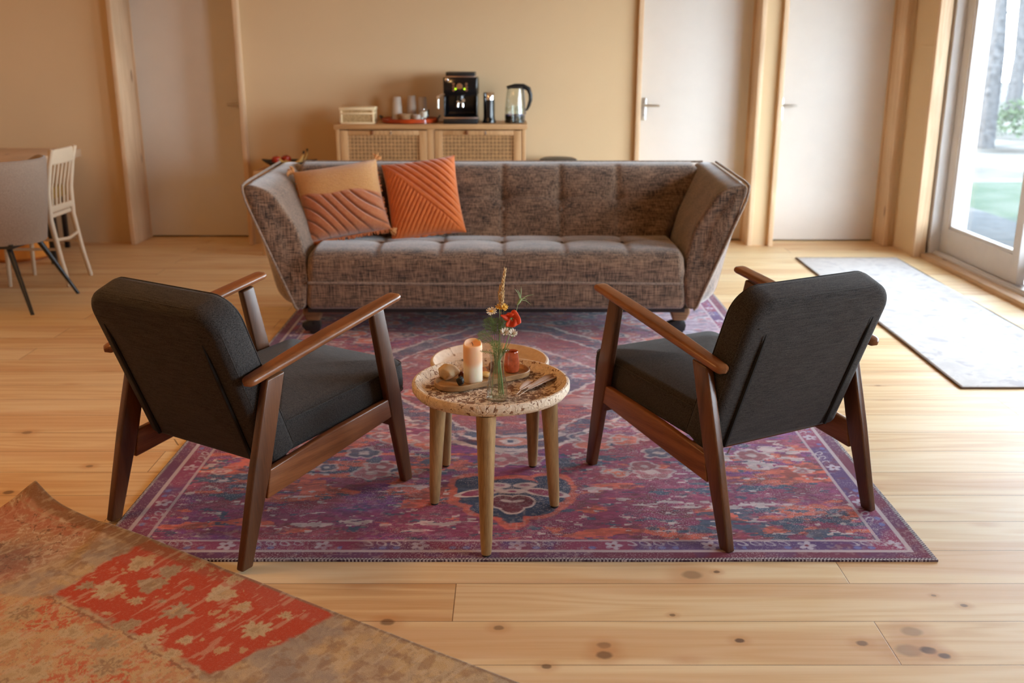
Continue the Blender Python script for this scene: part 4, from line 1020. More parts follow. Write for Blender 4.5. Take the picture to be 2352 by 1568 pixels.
# orange glass pot
def pot():
    T = thing('candle_pot', 'glossy orange-red glass pot at the right end of the oval tray', 'jar', (-.001, 3.003, ZI))
    mat = plain('orange_glaze', srgb(188, 92, 58), .12, vary=.35, scale=60, **{'Coat_Weight': .6})
    MB().lathe([(.001, .0), (.018, 0), (.0222, .003), (.0248, .014), (.0250, .026), (.0225, .045), (.0200, .060), (.0205, .067), (.0195, .0685), (.0178, .066), (.0185, .058), (.0215, .03), (.021, .012), (.001, .010)], 40).build('glass_body', mat, T)
    MB().lathe([(.001, .036), (.0195, .036)], 30).build('wax', plain('cream_wax', srgb(226, 196, 150), .5), T)
pot()

# vase with water
VX, VY = -.0435, 2.768
def vase():
    T = thing('glass_vase', 'clear glass carafe vase half full of water, at the front of the carved table', 'vase', (VX, VY, ZT))
    o = [(.001, 0), (.029, 0), (.0315, .003), (.0312, .020), (.0290, .045), (.0245, .068), (.0200, .088), (.0190, .100), (.0200, .120), (.0225, .140), (.0238, .149)]
    i = [(.0224, .1485), (.0208, .136), (.0186, .118), (.0177, .100), (.0187, .088), (.0230, .068), (.0275, .045), (.0297, .020), (.0290, .010), (.001, .008)]
    MB().lathe(o + i, 40).build('glass_body', M['glass'], T, ang=1)
    MB().lathe([(.001, .009), (.0285, .0105), (.0292, .02), (.0270, .045), (.0235, .064), (.001, .064)], 40).build('water', M['water'], T)
vase()

green = plain('stem_green', srgb(116, 142, 84), .6, vary=.2, scale=40); fern = plain('fern_green', srgb(118, 142, 80), .7, vary=.3, scale=60)
pal = plain('pale_green', srgb(150, 172, 120), .7)
def P_(x, z, dy=0): return Vector((x - VX, dy, z - ZT))     # arrangement coordinates relative to the vase
def stem(root, top, foot, bend=0.0, r=.0008, mat=green):
    n = P_(VX + foot[0] * .45, .575, foot[1] * .5); f = Vector((foot[0], foot[1], .014))
    pts = []
    for k in range(9):
        q = k / 8; pts.append(f.lerp(n, q))
    for k in range(1, 11):
        q = k / 10; p = n.lerp(top, q); p.x += bend * math.sin(q * PI) * .5; pts.append(p)
    return MB().tube(pts, [r * 1.2] * 9 + [r * (1 - .3 * k / 10) for k in range(1, 11)], 7).build('stem', mat, root)
def flower(name, label, cat='flower', group=None): return thing(name, label, cat, (VX, VY, ZT), 0, group)
def petals(root, c, n, r, w, mat, up=Vector((0, -.5, .85)), lift=.2, name='petals', seed=1, jag=0):
    rd = random.Random(seed); up = up.normalized(); a = up.cross(Vector((1, 0, .1))).normalized(); b = up.cross(a); mb = MB()
    for k in range(n):
        an = 2 * PI * k / n + rd.uniform(-.12, .12); d = a * math.cos(an) + b * math.sin(an); t_ = up.cross(d); rr = r * rd.uniform(.88, 1.08); lf_ = lift + rd.uniform(-.1, .1)
        row = []
        for q, ww in ((.18, .35), (.45, .85), (.75, 1.0), (.93, .75), (1.0, .35)):
            p = c + d * rr * q + up * rr * lf_ * q * q
            row.append((p - t_ * w * ww, p + up * .0006, p + t_ * w * ww))
        vs = [v for tr in row for v in tr]; fs = []
        for i in range(4):
            for j in range(2):
                s_ = i * 3 + j; fs.append((s_, s_ + 1, s_ + 4, s_ + 3))
        mb.add(vs, fs)
    o = mb.build(name, mat, root); md = o.modifiers.new('thickness', 'SOLIDIFY'); md.thickness = .0003; return o
wht = plain('white_petal', srgb(232, 222, 204), .7, vary=.05); yel = plain('yellow_petal', srgb(226, 172, 62), .7, vary=.12)
# wheat / grass heads
def grass(label, top, base, foot, seed, dens=52, wid=.0062):
    T = flower('dried_grass', label, 'dried grass', 'dried grass heads in the vase'); straw = plain('straw', srgb(212, 180, 130), .8, vary=.2, scale=90); rd = random.Random(seed)
    stem(T, base, foot, .004, .0009, plain('straw_stem', srgb(150, 150, 96), .7)); mb = MB()
    for k in range(dens):
        q = k / dens; p = base.lerp(top, q) + Vector((math.sin(q * 8) * .0015, 0, 0)); w = wid * (math.sin(min(1, q * 1.5 + .25) * PI * .62) ** .8) * (1 - .5 * q ** 3)
        an = k * 2.4; d = Vector((math.cos(an) * w, math.sin(an) * w, .012)); e = p + d
        mb.tube([p, p.lerp(e, .5) + Vector((math.cos(an), math.sin(an), 0)) * .0012, e], [.0008, .0019, .0003], 5)
    mb.tube([base, top], .0008, 5); mb.build('seed_head', straw, T)
grass('tall straw coloured grass head standing highest in the vase', P_(-.0205, .843), P_(-.031, .728), (.010, .008), 3)
grass('shorter straw coloured grass head just left of the tallest one', P_(-.034, .792, .004), P_(-.036, .730, .004), (.004, .012), 6, 26, .004)
def daisy(label, c, n, r, w, mat, foot, up, seed, bend=0, cen=True):
    T = flower('daisy', label, 'flower', 'daisies in the vase'); stem(T, c - up.normalized() * .002, foot, bend); petals(T, c, n, r, w, mat, up, .12, seed=seed)
    if cen:
        MB().sphere(c + up.normalized() * .001, .0056, 12, 7, (1, 1, .6)).build('flower_centre', yel, T)
daisy('white daisy with a yellow centre, leftmost flower in the vase', P_(-.0585, .7225), 15, .0155, .0022, wht, (-.017, -.006), Vector((-.1, -.62, .8)), 3, -.004)
daisy('yellow daisy just right of the white daisy, at the foot of the grass head', P_(-.0345, .733, .006), 17, .0145, .0018, yel, (.015, .010), Vector((.1, -.3, .9)), 5, 0)
daisy('yellow daisy right of the grass stem, above the poppy', P_(-.0215, .7345, .002), 15, .0115, .0016, yel, (.018, -.004), Vector((.5, -.7, .5)), 6, 0)
# poppy
def poppy():
    T = flower('poppy', 'orange-red poppy on the right side of the vase bouquet', 'flower'); c = P_(-.001, .704, -.004)
    stem(T, c, (.012, -.012), .012, .0009); red_ = plain('poppy_petal', srgb(224, 74, 30), .6, vary=.08, scale=60); rd = random.Random(4)
    for (dx, dz, w, l) in ((-.030, .010, .015, .034), (.016, .008, .022, .025), (.004, -.017, .021, .024), (.004, .014, .018, .018)):
        d = Vector((dx, -.004, dz)).normalized(); s_ = d.cross(Vector((0, 1, 0))).normalized(); n = 9; P = np.zeros((n, n, 3))
        for i in range(n):
            for j in range(n):
                u = (j / (n - 1) - .5) * 2; v_ = i / (n - 1)
                ww = w * math.sin(min(1, v_ * .95 + .1) * PI * .62) ** .7 * (1 if dx > -.02 else (1 - .75 * v_ ** 2))
                p = c + d * l * v_ * (1 - .18 * u * u) + s_ * ww * u + Vector((0, -.010 * math.sin(v_ * 2.2) + .004 * math.cos(u * 5 + v_ * 3), 0)) * 1.0
                P[i, j] = p
        o = grid_mesh('petal', P, red_, T); md = o.modifiers.new('thickness', 'SOLIDIFY'); md.thickness = .0004
    mb = MB(); 
    for k in range(14):
        a = rd.uniform(0, 6.28); mb.tube([c + Vector((0, -.008, 0)), c + Vector((math.cos(a) * .006, -.016, math.sin(a) * .006))], .0004, 4)
    mb.sphere(c + Vector((-.002, -.012, .001)), .003, 8, 6); mb.build('flower_centre', pal, T)
poppy()
# white cornflowers
def cornf(label, c, foot, seed):
    T = flower('cornflower', label, 'flower', 'white cornflowers in the vase'); stem(T, c - Vector((0, 0, .006)), foot, .004, .0009)
    MB().sphere(c - Vector((0, 0, .004)), .0042, 10, 7, (1, 1, 1.3)).build('calyx', pal, T)
    for lay, (n, r, l_) in enumerate(((11, .0155, .35), (9, .011, .9))): petals(T, c, n, r, .0026, wht, Vector((.15, -.5, .8)), l_, name='petals', seed=seed + lay)
cornf('white cornflower on the left of the pair below the poppy', P_(-.0215, .662, -.010), (.006, -.014), 21)
cornf('white cornflower on the right of the pair below the poppy', P_(.0015, .6575, -.008), (.016, .002), 24)
# green star-shaped seed head
def star():
    T = flower('green_seed_head', 'green spiky seed head on the far right of the bouquet, above the poppy', 'flower bud'); c = P_(.018, .748)
    stem(T, c, (.019, .006), .010, .0010, pal); mb = MB()
    mb.tube([c - Vector((.003, 0, .006)), c + Vector((.003, 0, .004)), c + Vector((.009, 0, .012))], [.002, .0048, .003], 10)
    mb.build('bud', pal, T)
    for e in ((.026, .796), (.008, .788), (.062, .772), (.054, .742), (.016, .786), (.044, .756)):
        MB().tube([c + Vector((.006, 0, .008)), (c + Vector((.008, 0, .012))).lerp(P_(*e), .5) + Vector((0, 0, .003)), P_(*e)], [.0013, .0010, .0003], 5).build('bract', pal, T)
star()
# feathery foliage: every frond its own sprig
def frond(label, base, tip, seed, foot, n=16, l0=.020):
    rd = random.Random(seed); T = flower('fern_sprig', label, 'leaves', 'feathery green sprigs in the vase'); MB().tube([P_(VX + foot[0] * .5, .535, foot[1] * .4), P_(VX + foot[0] * .4, .575, foot[1] * .4), base], .0008, 6).build('stem', green, T); mb = MB(); d = (tip - base); mid = base + d * .5 + Vector((0, rd.uniform(-.006, .004), .006))
    def bez(q): return base * (1 - q) ** 2 + mid * 2 * q * (1 - q) + tip * q * q
    mb.tube([bez(k / 8) for k in range(9)], [.0008] * 8 + [.0003], 5)
    side = d.cross(Vector((0, 1, 0))).normalized()
    for k in range(1, n):
        q = k / n; p = bez(q); l = l0 * math.sin(q * PI * .85 + .35) * rd.uniform(.7, 1.1)
        for s_ in (1, -1):
            e = p + side * s_ * l + d.normalized() * l * .6 + Vector((0, rd.uniform(-.5, .5) * l, 0)); mb.tube([p, p.lerp(e, .6), e], [.0006, .0006, .0002], 4)
            for m_ in (.35, .6, .85):
                pp = p.lerp(e, m_)
                for s2 in (1, -1):
                    e2 = pp + (e - p).normalized() * l * .22 + d.normalized() * s2 * l * .20 + Vector((0, rd.uniform(-.2, .2) * l, 0)); mb.tube([pp, e2], [.0006, .0002], 4)
    mb.build('leaf', fern, T)
frond('feathery green sprig reaching furthest left over the candle', P_(-.052, .628, -.004), P_(-.098, .660, -.006), 1, (-.014, .010))
frond('feathery green sprig behind the daisy stem', P_(-.050, .650, .006), P_(-.074, .700, .008), 2, (-.020, .004))
frond('feathery green sprig in the middle of the bouquet', P_(-.043, .650, .004), P_(-.048, .702, .004), 3, (-.010, -.016))
frond('feathery green sprig leaning right towards the poppy', P_(-.038, .655, .006), P_(-.010, .690, .010), 4, (.012, .016))
frond('low green sprig hanging over the front lip of the vase', P_(-.044, .600, -.012), P_(-.052, .642, -.024), 5, (-.004, -.008), 14, .014)
frond('green sprig filling the vase neck', P_(-.043, .560, 0), P_(-.038, .632, -.006), 6, (.004, .004), 16, .012)
frond('green sprig bending right at the vase mouth', P_(-.038, .596, -.004), P_(-.006, .612, -.010), 7, (.010, -.004), 12, .008)
frond('thin brown-green sprig pointing left at the vase mouth', P_(-.050, .596, -.008), P_(-.094, .608, -.014), 8, (-.006, .010), 10, .006)
# leaves under water line / in the neck
# feathers
def feather(label, a, b, wd, col, seed):
    T = thing('feather', label, 'feather', (a[0], a[1], ZT + .0012), math.atan2(b[1] - a[1], b[0] - a[0]), 'feathers on the carved table'); L = math.hypot(b[0] - a[0], b[1] - a[1])
    MB().tube([(L * q, 0, .002 + .006 * math.sin(q * PI)) for q in np.linspace(0, 1, 12)], [.0011 * (1 - .8 * q) for q in np.linspace(0, 1, 12)], 6).build('quill', plain('quill', srgb(226, 204, 176), .5), T)
    t = NT('feather_vane'); v = t.obj(); n = t.noise(t.mapping(v, (300, 30, 30), rot=(0, 0, .5)), 1, 2); sx = t.n('ShaderNodeSeparateXYZ'); t.l(v, sx.inputs[0])
    c = t.mix(t.step(sx.outputs[0], L * .35, L * 1.0), col[0], col[1]); c = t.mix(t.math('MULTIPLY', n, .35), c, srgb(110, 84, 70)); mat = t.set(c, .8); rd = random.Random(seed)
    for s_ in (1, -1):
        n = 46; P = np.zeros((n, 6, 3))
        for i in range(n):
            q = .22 + .78 * i / (n - 1); w = wd * (math.sin(min(1, (q - .2) * 1.5 + .12) * PI / 2) ** .7) * (1 - max(0, (q - .75) / .25) ** 2 * .95) * (1 + .06 * rd.uniform(-1, 1)) * (1 if s_ > 0 else .7)
            for j in range(6):
                g = j / 5; P[i, j] = (L * q + g * w * .6 - (w * .6 * g if q > .97 else 0), s_ * w * g, .0022 + .006 * math.sin(q * PI) + .0025 * math.sin(g * 2.4))
        o = grid_mesh('vane', P, mat, T); md = o.modifiers.new('thickness', 'SOLIDIFY'); md.thickness = .0003
feather('long brown-grey feather lying at the right of the carved table', (.020, 2.788), (.150, 2.992), .0235, (srgb(206, 182, 164), srgb(150, 116, 96)), 3)
feather('short pale feather lying beside the long one on the carved table', (.014, 2.800), (.066, 2.912), .021, (srgb(218, 198, 184), srgb(196, 164, 144)), 5)

# ------------------------------------------------------------------ sideboard with cane doors
SX0, SX1, SY0, SZ = -1.262, .098, 7.26, .952
oak = wood('light_oak', srgb(176, 132, 86), srgb(208, 164, 114), 'x', .5, 40); oakz = wood('light_oak_upright', srgb(180, 136, 90), srgb(208, 166, 118), 'z', .5, 40)
cane = plain('woven_cane', srgb(198, 156, 108), .7, vary=.15, scale=30); cane_shade = plain('painted_cupboard_shade', srgb(62, 42, 24), .9)  # dark brown puts the cupboard's inner shade into the sheet behind the cane
def sideboard():
    T = thing('sideboard', 'light oak sideboard with woven cane doors against the back wall', 'sideboard', ((SX0 + SX1) / 2, SY0, 0)); hw = (SX1 - SX0) / 2
    MB().box(-hw - .012, hw + .012, -.008, .405, SZ - .036, SZ).build('worktop', oak, T, bevel=.004)
    b = MB(); b.box(-hw, -hw + .028, .002, .40, .12, SZ - .036); b.box(hw - .028, hw, .002, .40, .12, SZ - .036); b.box(-hw + .028, hw - .028, .01, .40, .12, .15); b.box(-.025, .025, .004, .39, .15, SZ - .036); b.box(-hw + .028, hw - .028, .388, .40, .15, SZ - .036)
    b.build('cabinet_body', oakz, T, bevel=.002)
    for x in (-hw + .05, hw - .05):
        for y in (.05, .35): MB().loops([[(x + px, y + py, z) for px, py in rrect(w_, w_, .008, 3)] for z, w_ in ((0, .028), (.12, .045))]).build('leg', oakz, T)
    for s in (-1, 1):
        x0, x1 = (-hw + .031, -.028) if s < 0 else (.028, hw - .031); z0, z1 = .155, SZ - .044; fr = .056
        d = MB(); d.box(x0, x0 + fr, 0, .020, z0, z1); d.box(x1 - fr, x1, 0, .020, z0, z1); d.box(x0 + fr, x1 - fr, 0, .020, z0, z0 + fr); d.box(x0 + fr, x1 - fr, 0, .020, z1 - fr * .6, z1)
        dr = d.build('door', oakz, T, bevel=.002)
        cx0, cx1, cz0, cz1 = x0 + fr, x1 - fr, z0 + fr, z1 - fr * .6
        MB().box(cx0, cx1, .016, .019, cz0, cz1).build('shade_sheet', cane_shade, dr, smooth=False)
        g = MB(); p = .0275; n = int((cx1 - cx0) / p)
        for k in range(n + 1):
            x = cx0 + (k + .5) * (cx1 - cx0) / (n + 1)
            for o_ in (-.0050, .0050): g.box(x + o_ - .0028, x + o_ + .0028, .008, .0105, cz0, cz1)
        m = int((cz1 - cz0) / p)
        for k in range(m + 1):
            z = cz0 + (k + .5) * (cz1 - cz0) / (m + 1)
            for o_ in (-.0050, .0050): g.box(cx0, cx1, .0105, .013, z + o_ - .0028, z + o_ + .0028)
        g.build('cane_panel', cane, dr, smooth=False)
        xc = (x0 + x1) / 2 - .08
        MB().box(xc - .010, xc + .010, -.012, 0, z1 - .028, z1 - .001).build('pull_tab', plain('brown_leather_tab', srgb(120, 70, 34), .6), dr, bevel=.003)
        MB().box(xc + .13, xc + .137, -.004, 0, z1 - .028, z1 - .004).build('latch', M['steel'], dr, bevel=.001)
sideboard()
def basket():
    T = thing('rattan_box', 'pale rattan box with a lid at the left end of the sideboard', 'basket', (-1.108, 7.36, SZ)); fr = plain('pale_rattan', srgb(226, 202, 160), .7); w, d, h = .122, .078, .108
    b = MB()
    for x in (-w, w - .016):
        for y in (-d, d - .012): b.box(x, x + .016, y, y + .012, 0, h)
    for z in (0, h * .62): 
        b.box(-w, w, -d - .001, -d + .010, z, z + .012); b.box(-w, w, d - .010, d, z, z + .012); b.box(-w, -w + .01, -d, d, z, z + .012); b.box(w - .01, w, -d, d, z, z + .012)
    b.build('frame', fr, T, bevel=.003)
    g = MB().box(-w + .004, w - .004, -d + .004, d - .004, .004, h - .012); g.build('woven_body', weave('rattan_weave', srgb(128, 98, 60), srgb(212, 180, 130), (300, 300, 60), (90, 90, 400)), T)
    g = MB().box(-w - .006, w + .006, -d - .006, d + .006, h - .012, h + .010); g.build('lid', fr, T, bevel=.006)
basket()
def redtray():
    T = thing('round_tray', 'round orange-red lacquered tray with glasses on the sideboard', 'tray', (-.745, 7.45, SZ)); m_ = plain('orange_red_lacquer', srgb(168, 62, 24), .25, vary=.25, scale=10)
    MB().lathe([(.001, 0), (.185, 0), (.205, .006), (.208, .030), (.204, .034), (.198, .030), (.192, .010), (.001, .009)], 64).build('dish', m_, T)
    for s in (-1, 1): MB().tube([(s * .203, -.05, .028), (s * .216, -.03, .045), (s * .218, 0, .050), (s * .216, .03, .045), (s * .203, .05, .028)], .006, 8).build('handle', M['blackplastic'], T)
redtray()
ZR = SZ + .0095
def tumbler(label, x, y, z, r0, r1, h, mat, n=1):
    T = thing('drinking_glass', label, 'glass', (x, y, z), 0, 'glasses on the sideboard')
    MB().lathe([(r0, 0), (r0 * .98, .004), (r1, h - .006), (r1 * .9, h), (.001, h), (.001, h - .004), (r1 * .86, h - .005), (r0 * .90, .002), (r0, 0)], 28).build('glass_body', mat, T)
sat = plain('satin_glass', srgb(216, 200, 184), .25, vary=.04, **{'Transmission_Weight': .25})
tumbler('upturned tumbler at the left of the row of three on the red tray', -.838, 7.44, ZR, .041, .031, .175, sat)
tumbler('upturned tumbler in the middle of the row of three on the red tray', -.737, 7.50, ZR, .038, .030, .180, sat)
tumbler('upturned tumbler at the right of the row of three on the red tray', -.657, 7.50, ZR, .036, .029, .172, sat)
def cup(name, label, x, y, z, prof, mat, hnd=None, cat='cup'):
    T = thing(name, label, cat, (x, y, z)); MB().lathe(prof, 30).build('cup_body', mat, T)
    if hnd: MB().tube([(hnd[0] * .9, 0, hnd[1] * .8), (hnd[0] * 1.5, 0, hnd[1] * .75), (hnd[0] * 1.5, 0, hnd[1] * .35), (hnd[0] * .85, 0, hnd[1] * .25)], .005, 8).build('handle', mat, T)
cer = plain('beige_stoneware', srgb(186, 150, 108), .5, vary=.15, scale=40); wce = plain('white_porcelain', srgb(222, 212, 198), .2)
cup('stoneware_cup', 'beige stoneware cup with a pale rim in front of the tumblers on the red tray', -.772, 7.365, ZR, [(.001, 0), (.028, 0), (.032, .004), (.044, .050), (.045, .058), (.041, .057), (.030, .008), (.001, .006)], cer, (.042, .05))
cup('white_cup', 'white porcelain cup stacked at the right of the red tray', -.690, 7.38, ZR, [(.001, 0), (.022, 0), (.030, .02), (.034, .052), (.031, .052), (.026, .02), (.001, .005)], wce, (.032, .045))
cup('milk_jug', 'small polished steel milk jug behind the white glass on the red tray', -.628, 7.40, ZR, [(.001, 0), (.026, 0), (.030, .02), (.027, .06), (.029, .085), (.026, .085), (.024, .06), (.001, .004)], M['chrome'], (-.03, .07), 'jug')
def milkglass():
    T = thing('footed_glass', 'small footed glass with white contents standing before the red tray', 'glass', (-.632, 7.290, SZ), 0)
    MB().lathe([(.001, 0), (.024, 0), (.025, .004), (.020, .018), (.022, .05), (.031, .090), (.029, .090), (.020, .05), (.018, .02), (.001, .016)], 30).build('glass_body', M['glass'], T)
    MB().lathe([(.001, .045), (.0195, .045), (.0285, .086), (.001, .086)], 30).build('milk', wce, T)
milkglass()
def espresso():
    X0, X1 = -.490, -.246; xc = (X0 + X1) / 2; T = thing('espresso_machine', 'black espresso machine with chrome spouts in the middle of the sideboard', 'coffee machine', (xc, 7.295, SZ)); w = .121
    b = MB(); b.box(-w, w, .105, .33, .02, .320); b.box(-w, w, .0, .33, .195, .322); b.box(-w, -w + .012, .02, .12, .05, .20); b.box(w - .012, w, .02, .12, .05, .20)
    b.build('housing', M['blackgloss'], T, bevel=.008, seg=3)
    MB().box(-w - .002, w + .002, -.02, .33, 0, .036).build('drip_tray', M['blackplastic'], T, bevel=.005)
    MB().box(-w - .003, w + .003, -.024, .02, .036, .047).build('drip_grate', plain('rosy_steel', (.60, .50, .46, 1), .3, 1.0), T, bevel=.002)
    MB().box(-w * .85, w * .85, .02, .31, .330, .358).build('cup_warmer', M['blackplastic'], T, bevel=.004)
    MB().box(-w * .88, w * .88, .012, .315, .322, .331).build('trim_band', plain('rosy_steel_band', (.55, .42, .36, 1), .3, 1.0), T, bevel=.002)
    MB().box(-w + .006, w - .006, -.006, .0, .200, .312).build('control_panel', M['blackgloss'], T, bevel=.002)
    def disc(x, z, r, d, y=-.006): return MB().lathe([(.0005, 0), (r, 0), (r, d * .8), (r * .92, d), (.0005, d)], 24).xf(Matrix.Translation((x, y, z)) @ Matrix.Rotation(PI / 2, 4, 'X'))
    disc(-.004, .262, .023, .016).build('gauge', plain('copper_dial', (.62, .42, .30, 1), .25, 1.0), T)
    disc(-.096, .306, .013, .004).build('badge', M['chrome'], T)
    ring = NT('green_led'); ring.b.inputs['Emission Color'].default_value = (.45, .75, .02, 1); ring.b.inputs['Emission Strength'].default_value = 1.6; led = ring.set((.05, .08, .0, 1), .4)
    for x in (-.033, .031): disc(x, .243, .006, .004).build('indicator_light', led, T)
    for x in (-.047, .044):
        for z in (.277, .256, .235): disc(x, z, .0095, .006).build('button', plain('copper_button', (.50, .33, .24, 1), .3, 1.0), T)
    g = MB(); g.tube([(-.004, .045, .20), (-.004, .045, .158)], .034, 24); g.build('group_head', M['blackgloss'], T)
    g = MB(); g.tube([(-.004, .03, .160), (-.004, .03, .150)], .030, 24); gh = g.build('portafilter', M['chrome'], T)
    for x in (-.020, .016): MB().tube([(x * .5, .012, .150), (x, .004, .140), (x, .004, .118)], .008, 12).build('spout', M['chrome'], gh)
    MB().tube([(-.004, 0, .155), (.016, -.045, .158), (.026, -.085, .168)], [.009, .011, .012], 12).build('portafilter_handle', M['chrome'], gh)
    s = MB(); s.tube([(-w + .01, -.012, .205), (-w - .010, -.016, .205), (-w - .030, -.020, .196), (-w - .036, -.022, .170), (-w - .038, -.022, .110)], [.007, .008, .008, .009, .010], 12); s.build('steam_wand', M['chrome'], T)
    disc(-w - .036, .186, .012, .012, -.018).build('steam_knob', M['chrome'], T)
espresso()
def grinder():
    T = thing('coffee_grinder', 'slim black coffee grinder with steel top between espresso machine and kettle', 'grinder', (-.166, 7.40, SZ))
    MB().lathe([(.001, 0), (.050, 0), (.051, .006), (.042, .030), (.040, .050), (.041, .165), (.001, .165)], 36).build('motor_base', M['blackgloss'], T)
    MB().lathe([(.001, .165), (.041, .165), (.041, .208), (.036, .216), (.001, .216)], 36).build('lid', M['chrome'], T)
grinder()
def kettle():
    T = thing('glass_kettle', 'glass electric kettle with black lid and handle at the right end of the sideboard', 'kettle', (.022, 7.44, SZ))
    MB().lathe([(.001, 0), (.070, 0), (.074, .004), (.074, .018), (.070, .022), (.001, .022)], 40).build('power_base', M['blackplastic'], T)
    MB().lathe([(.071, .024), (.073, .030), (.074, .052), (.001, .052)], 40).build('kettle_foot', M['blackplastic'], T)
    MB().lathe([(.0745, .054), (.0752, .062), (.001, .062)], 40).build('steel_ring', plain('violet_steel', srgb(170, 164, 214), .2, 1.0), T)  # steel tinted violet
    MB().lathe([(.075, .064), (.074, .10), (.064, .20), (.056, .246), (.053, .246), (.061, .20), (.071, .10), (.072, .066)], 40).build('glass_body', M['glass'], T)
    MB().lathe([(.001, .066), (.0695, .066), (.0690, .105), (.001, .105)], 40).build('water', M['water'], T)
    MB().lathe([(.001, .258), (.050, .256), (.058, .248), (.057, .243), (.001, .243)], 40).build('lid', M['blackplastic'], T)
    h = MB(); h.tube([(-.06, 0, .247), (0, 0, .262), (.06, 0, .258), (.098, 0, .238), (.112, 0, .200), (.112, 0, .160), (.100, 0, .120), (.082, 0, .085)], [.010, .012, .015, .015, .012, .011, .010, .006], 12, flat=1.2); h.build('handle', M['blackplastic'], T)
    MB().tube([(.058, 0, .24), (.066, 0, .16), (.074, 0, .06)], .006, 8).build('handle_strip', M['blackplastic'], T)
kettle()
for lab, x, y, h in (('clear water glass on the left of the pair before the kettle', .018, 7.30, .128), ('clear water glass on the right of the pair before the kettle', .066, 7.31, .125)):
    T = thing('water_glass', lab, 'glass', (x, y, SZ), 0, 'glasses on the sideboard')
    MB().lathe([(.001, 0), (.021, 0), (.0235, .003), (.0245, h), (.0225, h), (.0205, .010), (.001, .008)], 30).build('glass_body', M['glass'], T)
def bin_():
    T = thing('pedal_bin', 'dark round lidded bin right of the sideboard', 'bin', (.345, 7.50, 0)); m_ = plain('dark_bin_metal', (.03, .03, .032, 1), .4, .3)
    MB().lathe([(.001, 0), (.128, 0), (.133, .01), (.135, .62), (.001, .62)], 48).build('bin_body', m_, T)
    MB().lathe([(.140, .622), (.143, .630), (.143, .668), (.136, .684), (.110, .693), (.001, .697)], 48).build('lid', m_, T)
bin_()
# low wooden stool with fruit dish at the left
def lowtable():
    T = thing('wooden_stool', 'small pale wooden side table behind the sofa left end, under the fruit dish', 'side table', (-1.66, 7.42, 0))
    MB().box(-.21, .21, -.17, .17, .585, .622).build('table_top', oak, T, bevel=.005)
    for x in (-.17, .17):
        for y in (-.13, .13): MB().box(x - .018, x + .018, y - .018, y + .018, 0, .585).build('leg', oakz, T, bevel=.003)
lowtable()
def dish():
    n = 40; P = np.zeros((n, 24, 3)); 
    for i in range(n):
        u = i / (n - 1) * 2 - 1; w = .115 * (1 - abs(u) ** 2.2) ** .7 + .003; zb = .006 + .062 * abs(u) ** 2.6 
        for j in range(24):
            a = (j / 23 * 2 - 1); P[i, j] = (u * .200, w * a, zb + (.050 * (1 - abs(u) ** 2) + .004) * abs(a) ** 2.2)
    P[..., 2] -= P[..., 2].min(); o = grid_mesh('fruit_dish', P, M['blackplastic']); o.location = (-1.640, 7.42, .625); md = o.modifiers.new('thickness', 'SOLIDIFY'); md.thickness = .005; md.offset = 1
    tag(o, 'black boat-shaped dish holding fruit on the small wooden table', 'bowl')
dish()
ban = NT('banana_skin'); v = ban.obj(); bmat = ban.set(ban.mix(ban.step(ban.noise(v, 40, 3), .58, .66), srgb(206, 164, 88), srgb(110, 76, 30)), .5)
def banana(label, c, a0, a1, R, tilt, rz):
    T = thing('banana', label, 'banana', c, rz, 'bananas in the dish'); pts = []
    for k in range(13):
        a = a0 + (a1 - a0) * k / 12; pts.append(Vector((R * math.cos(a), R * math.sin(a) * math.sin(tilt), R + R * math.sin(a) * math.cos(tilt))))
    MB().tube(pts, [.006, .011, .015, .017, .018, .0185, .0185, .018, .017, .015, .012, .009, .007], 10).build('fruit_body', bmat, T)
    MB().tube([pts[-1], pts[-1] * 1.0 + (pts[-1] - pts[-2]) * 1.1], [.006, .007], 8).build('stalk', M['rubber'], T)
banana('yellow banana lying lowest in the dish, its black stalk pointing up', (-1.625, 7.40, .648), math.radians(-150), math.radians(-8), .095, .25, 0)
banana('yellow banana lying behind the front one in the dish', (-1.605, 7.445, .650), math.radians(-140), math.radians(0), .092, .15, .12)
ap = MB().lathe([(.001, .006), (.014, 0), (.030, .010), (.037, .030), (.034, .052), (.020, .062), (.008, .060), (.001, .055)], 24)
o = thing('red_apple', 'red apple at the left of the fruit dish', 'apple', (-1.732, 7.41, .648)); ap.build('fruit_body', plain('apple_red', srgb(176, 46, 18), .35, vary=.3, scale=20), o); MB().tube([(0, 0, .055), (.003, 0, .070)], .0015, 6).build('stalk', M['rubber'], o)
o = copy_tree(o); o.location = (-1.672, 7.460, .650); o['label'] = 'red apple behind the bananas, right of the other apple'; o['group'] = 'apples in the dish'
bpy.data.objects['red_apple']['group'] = 'apples in the dish'

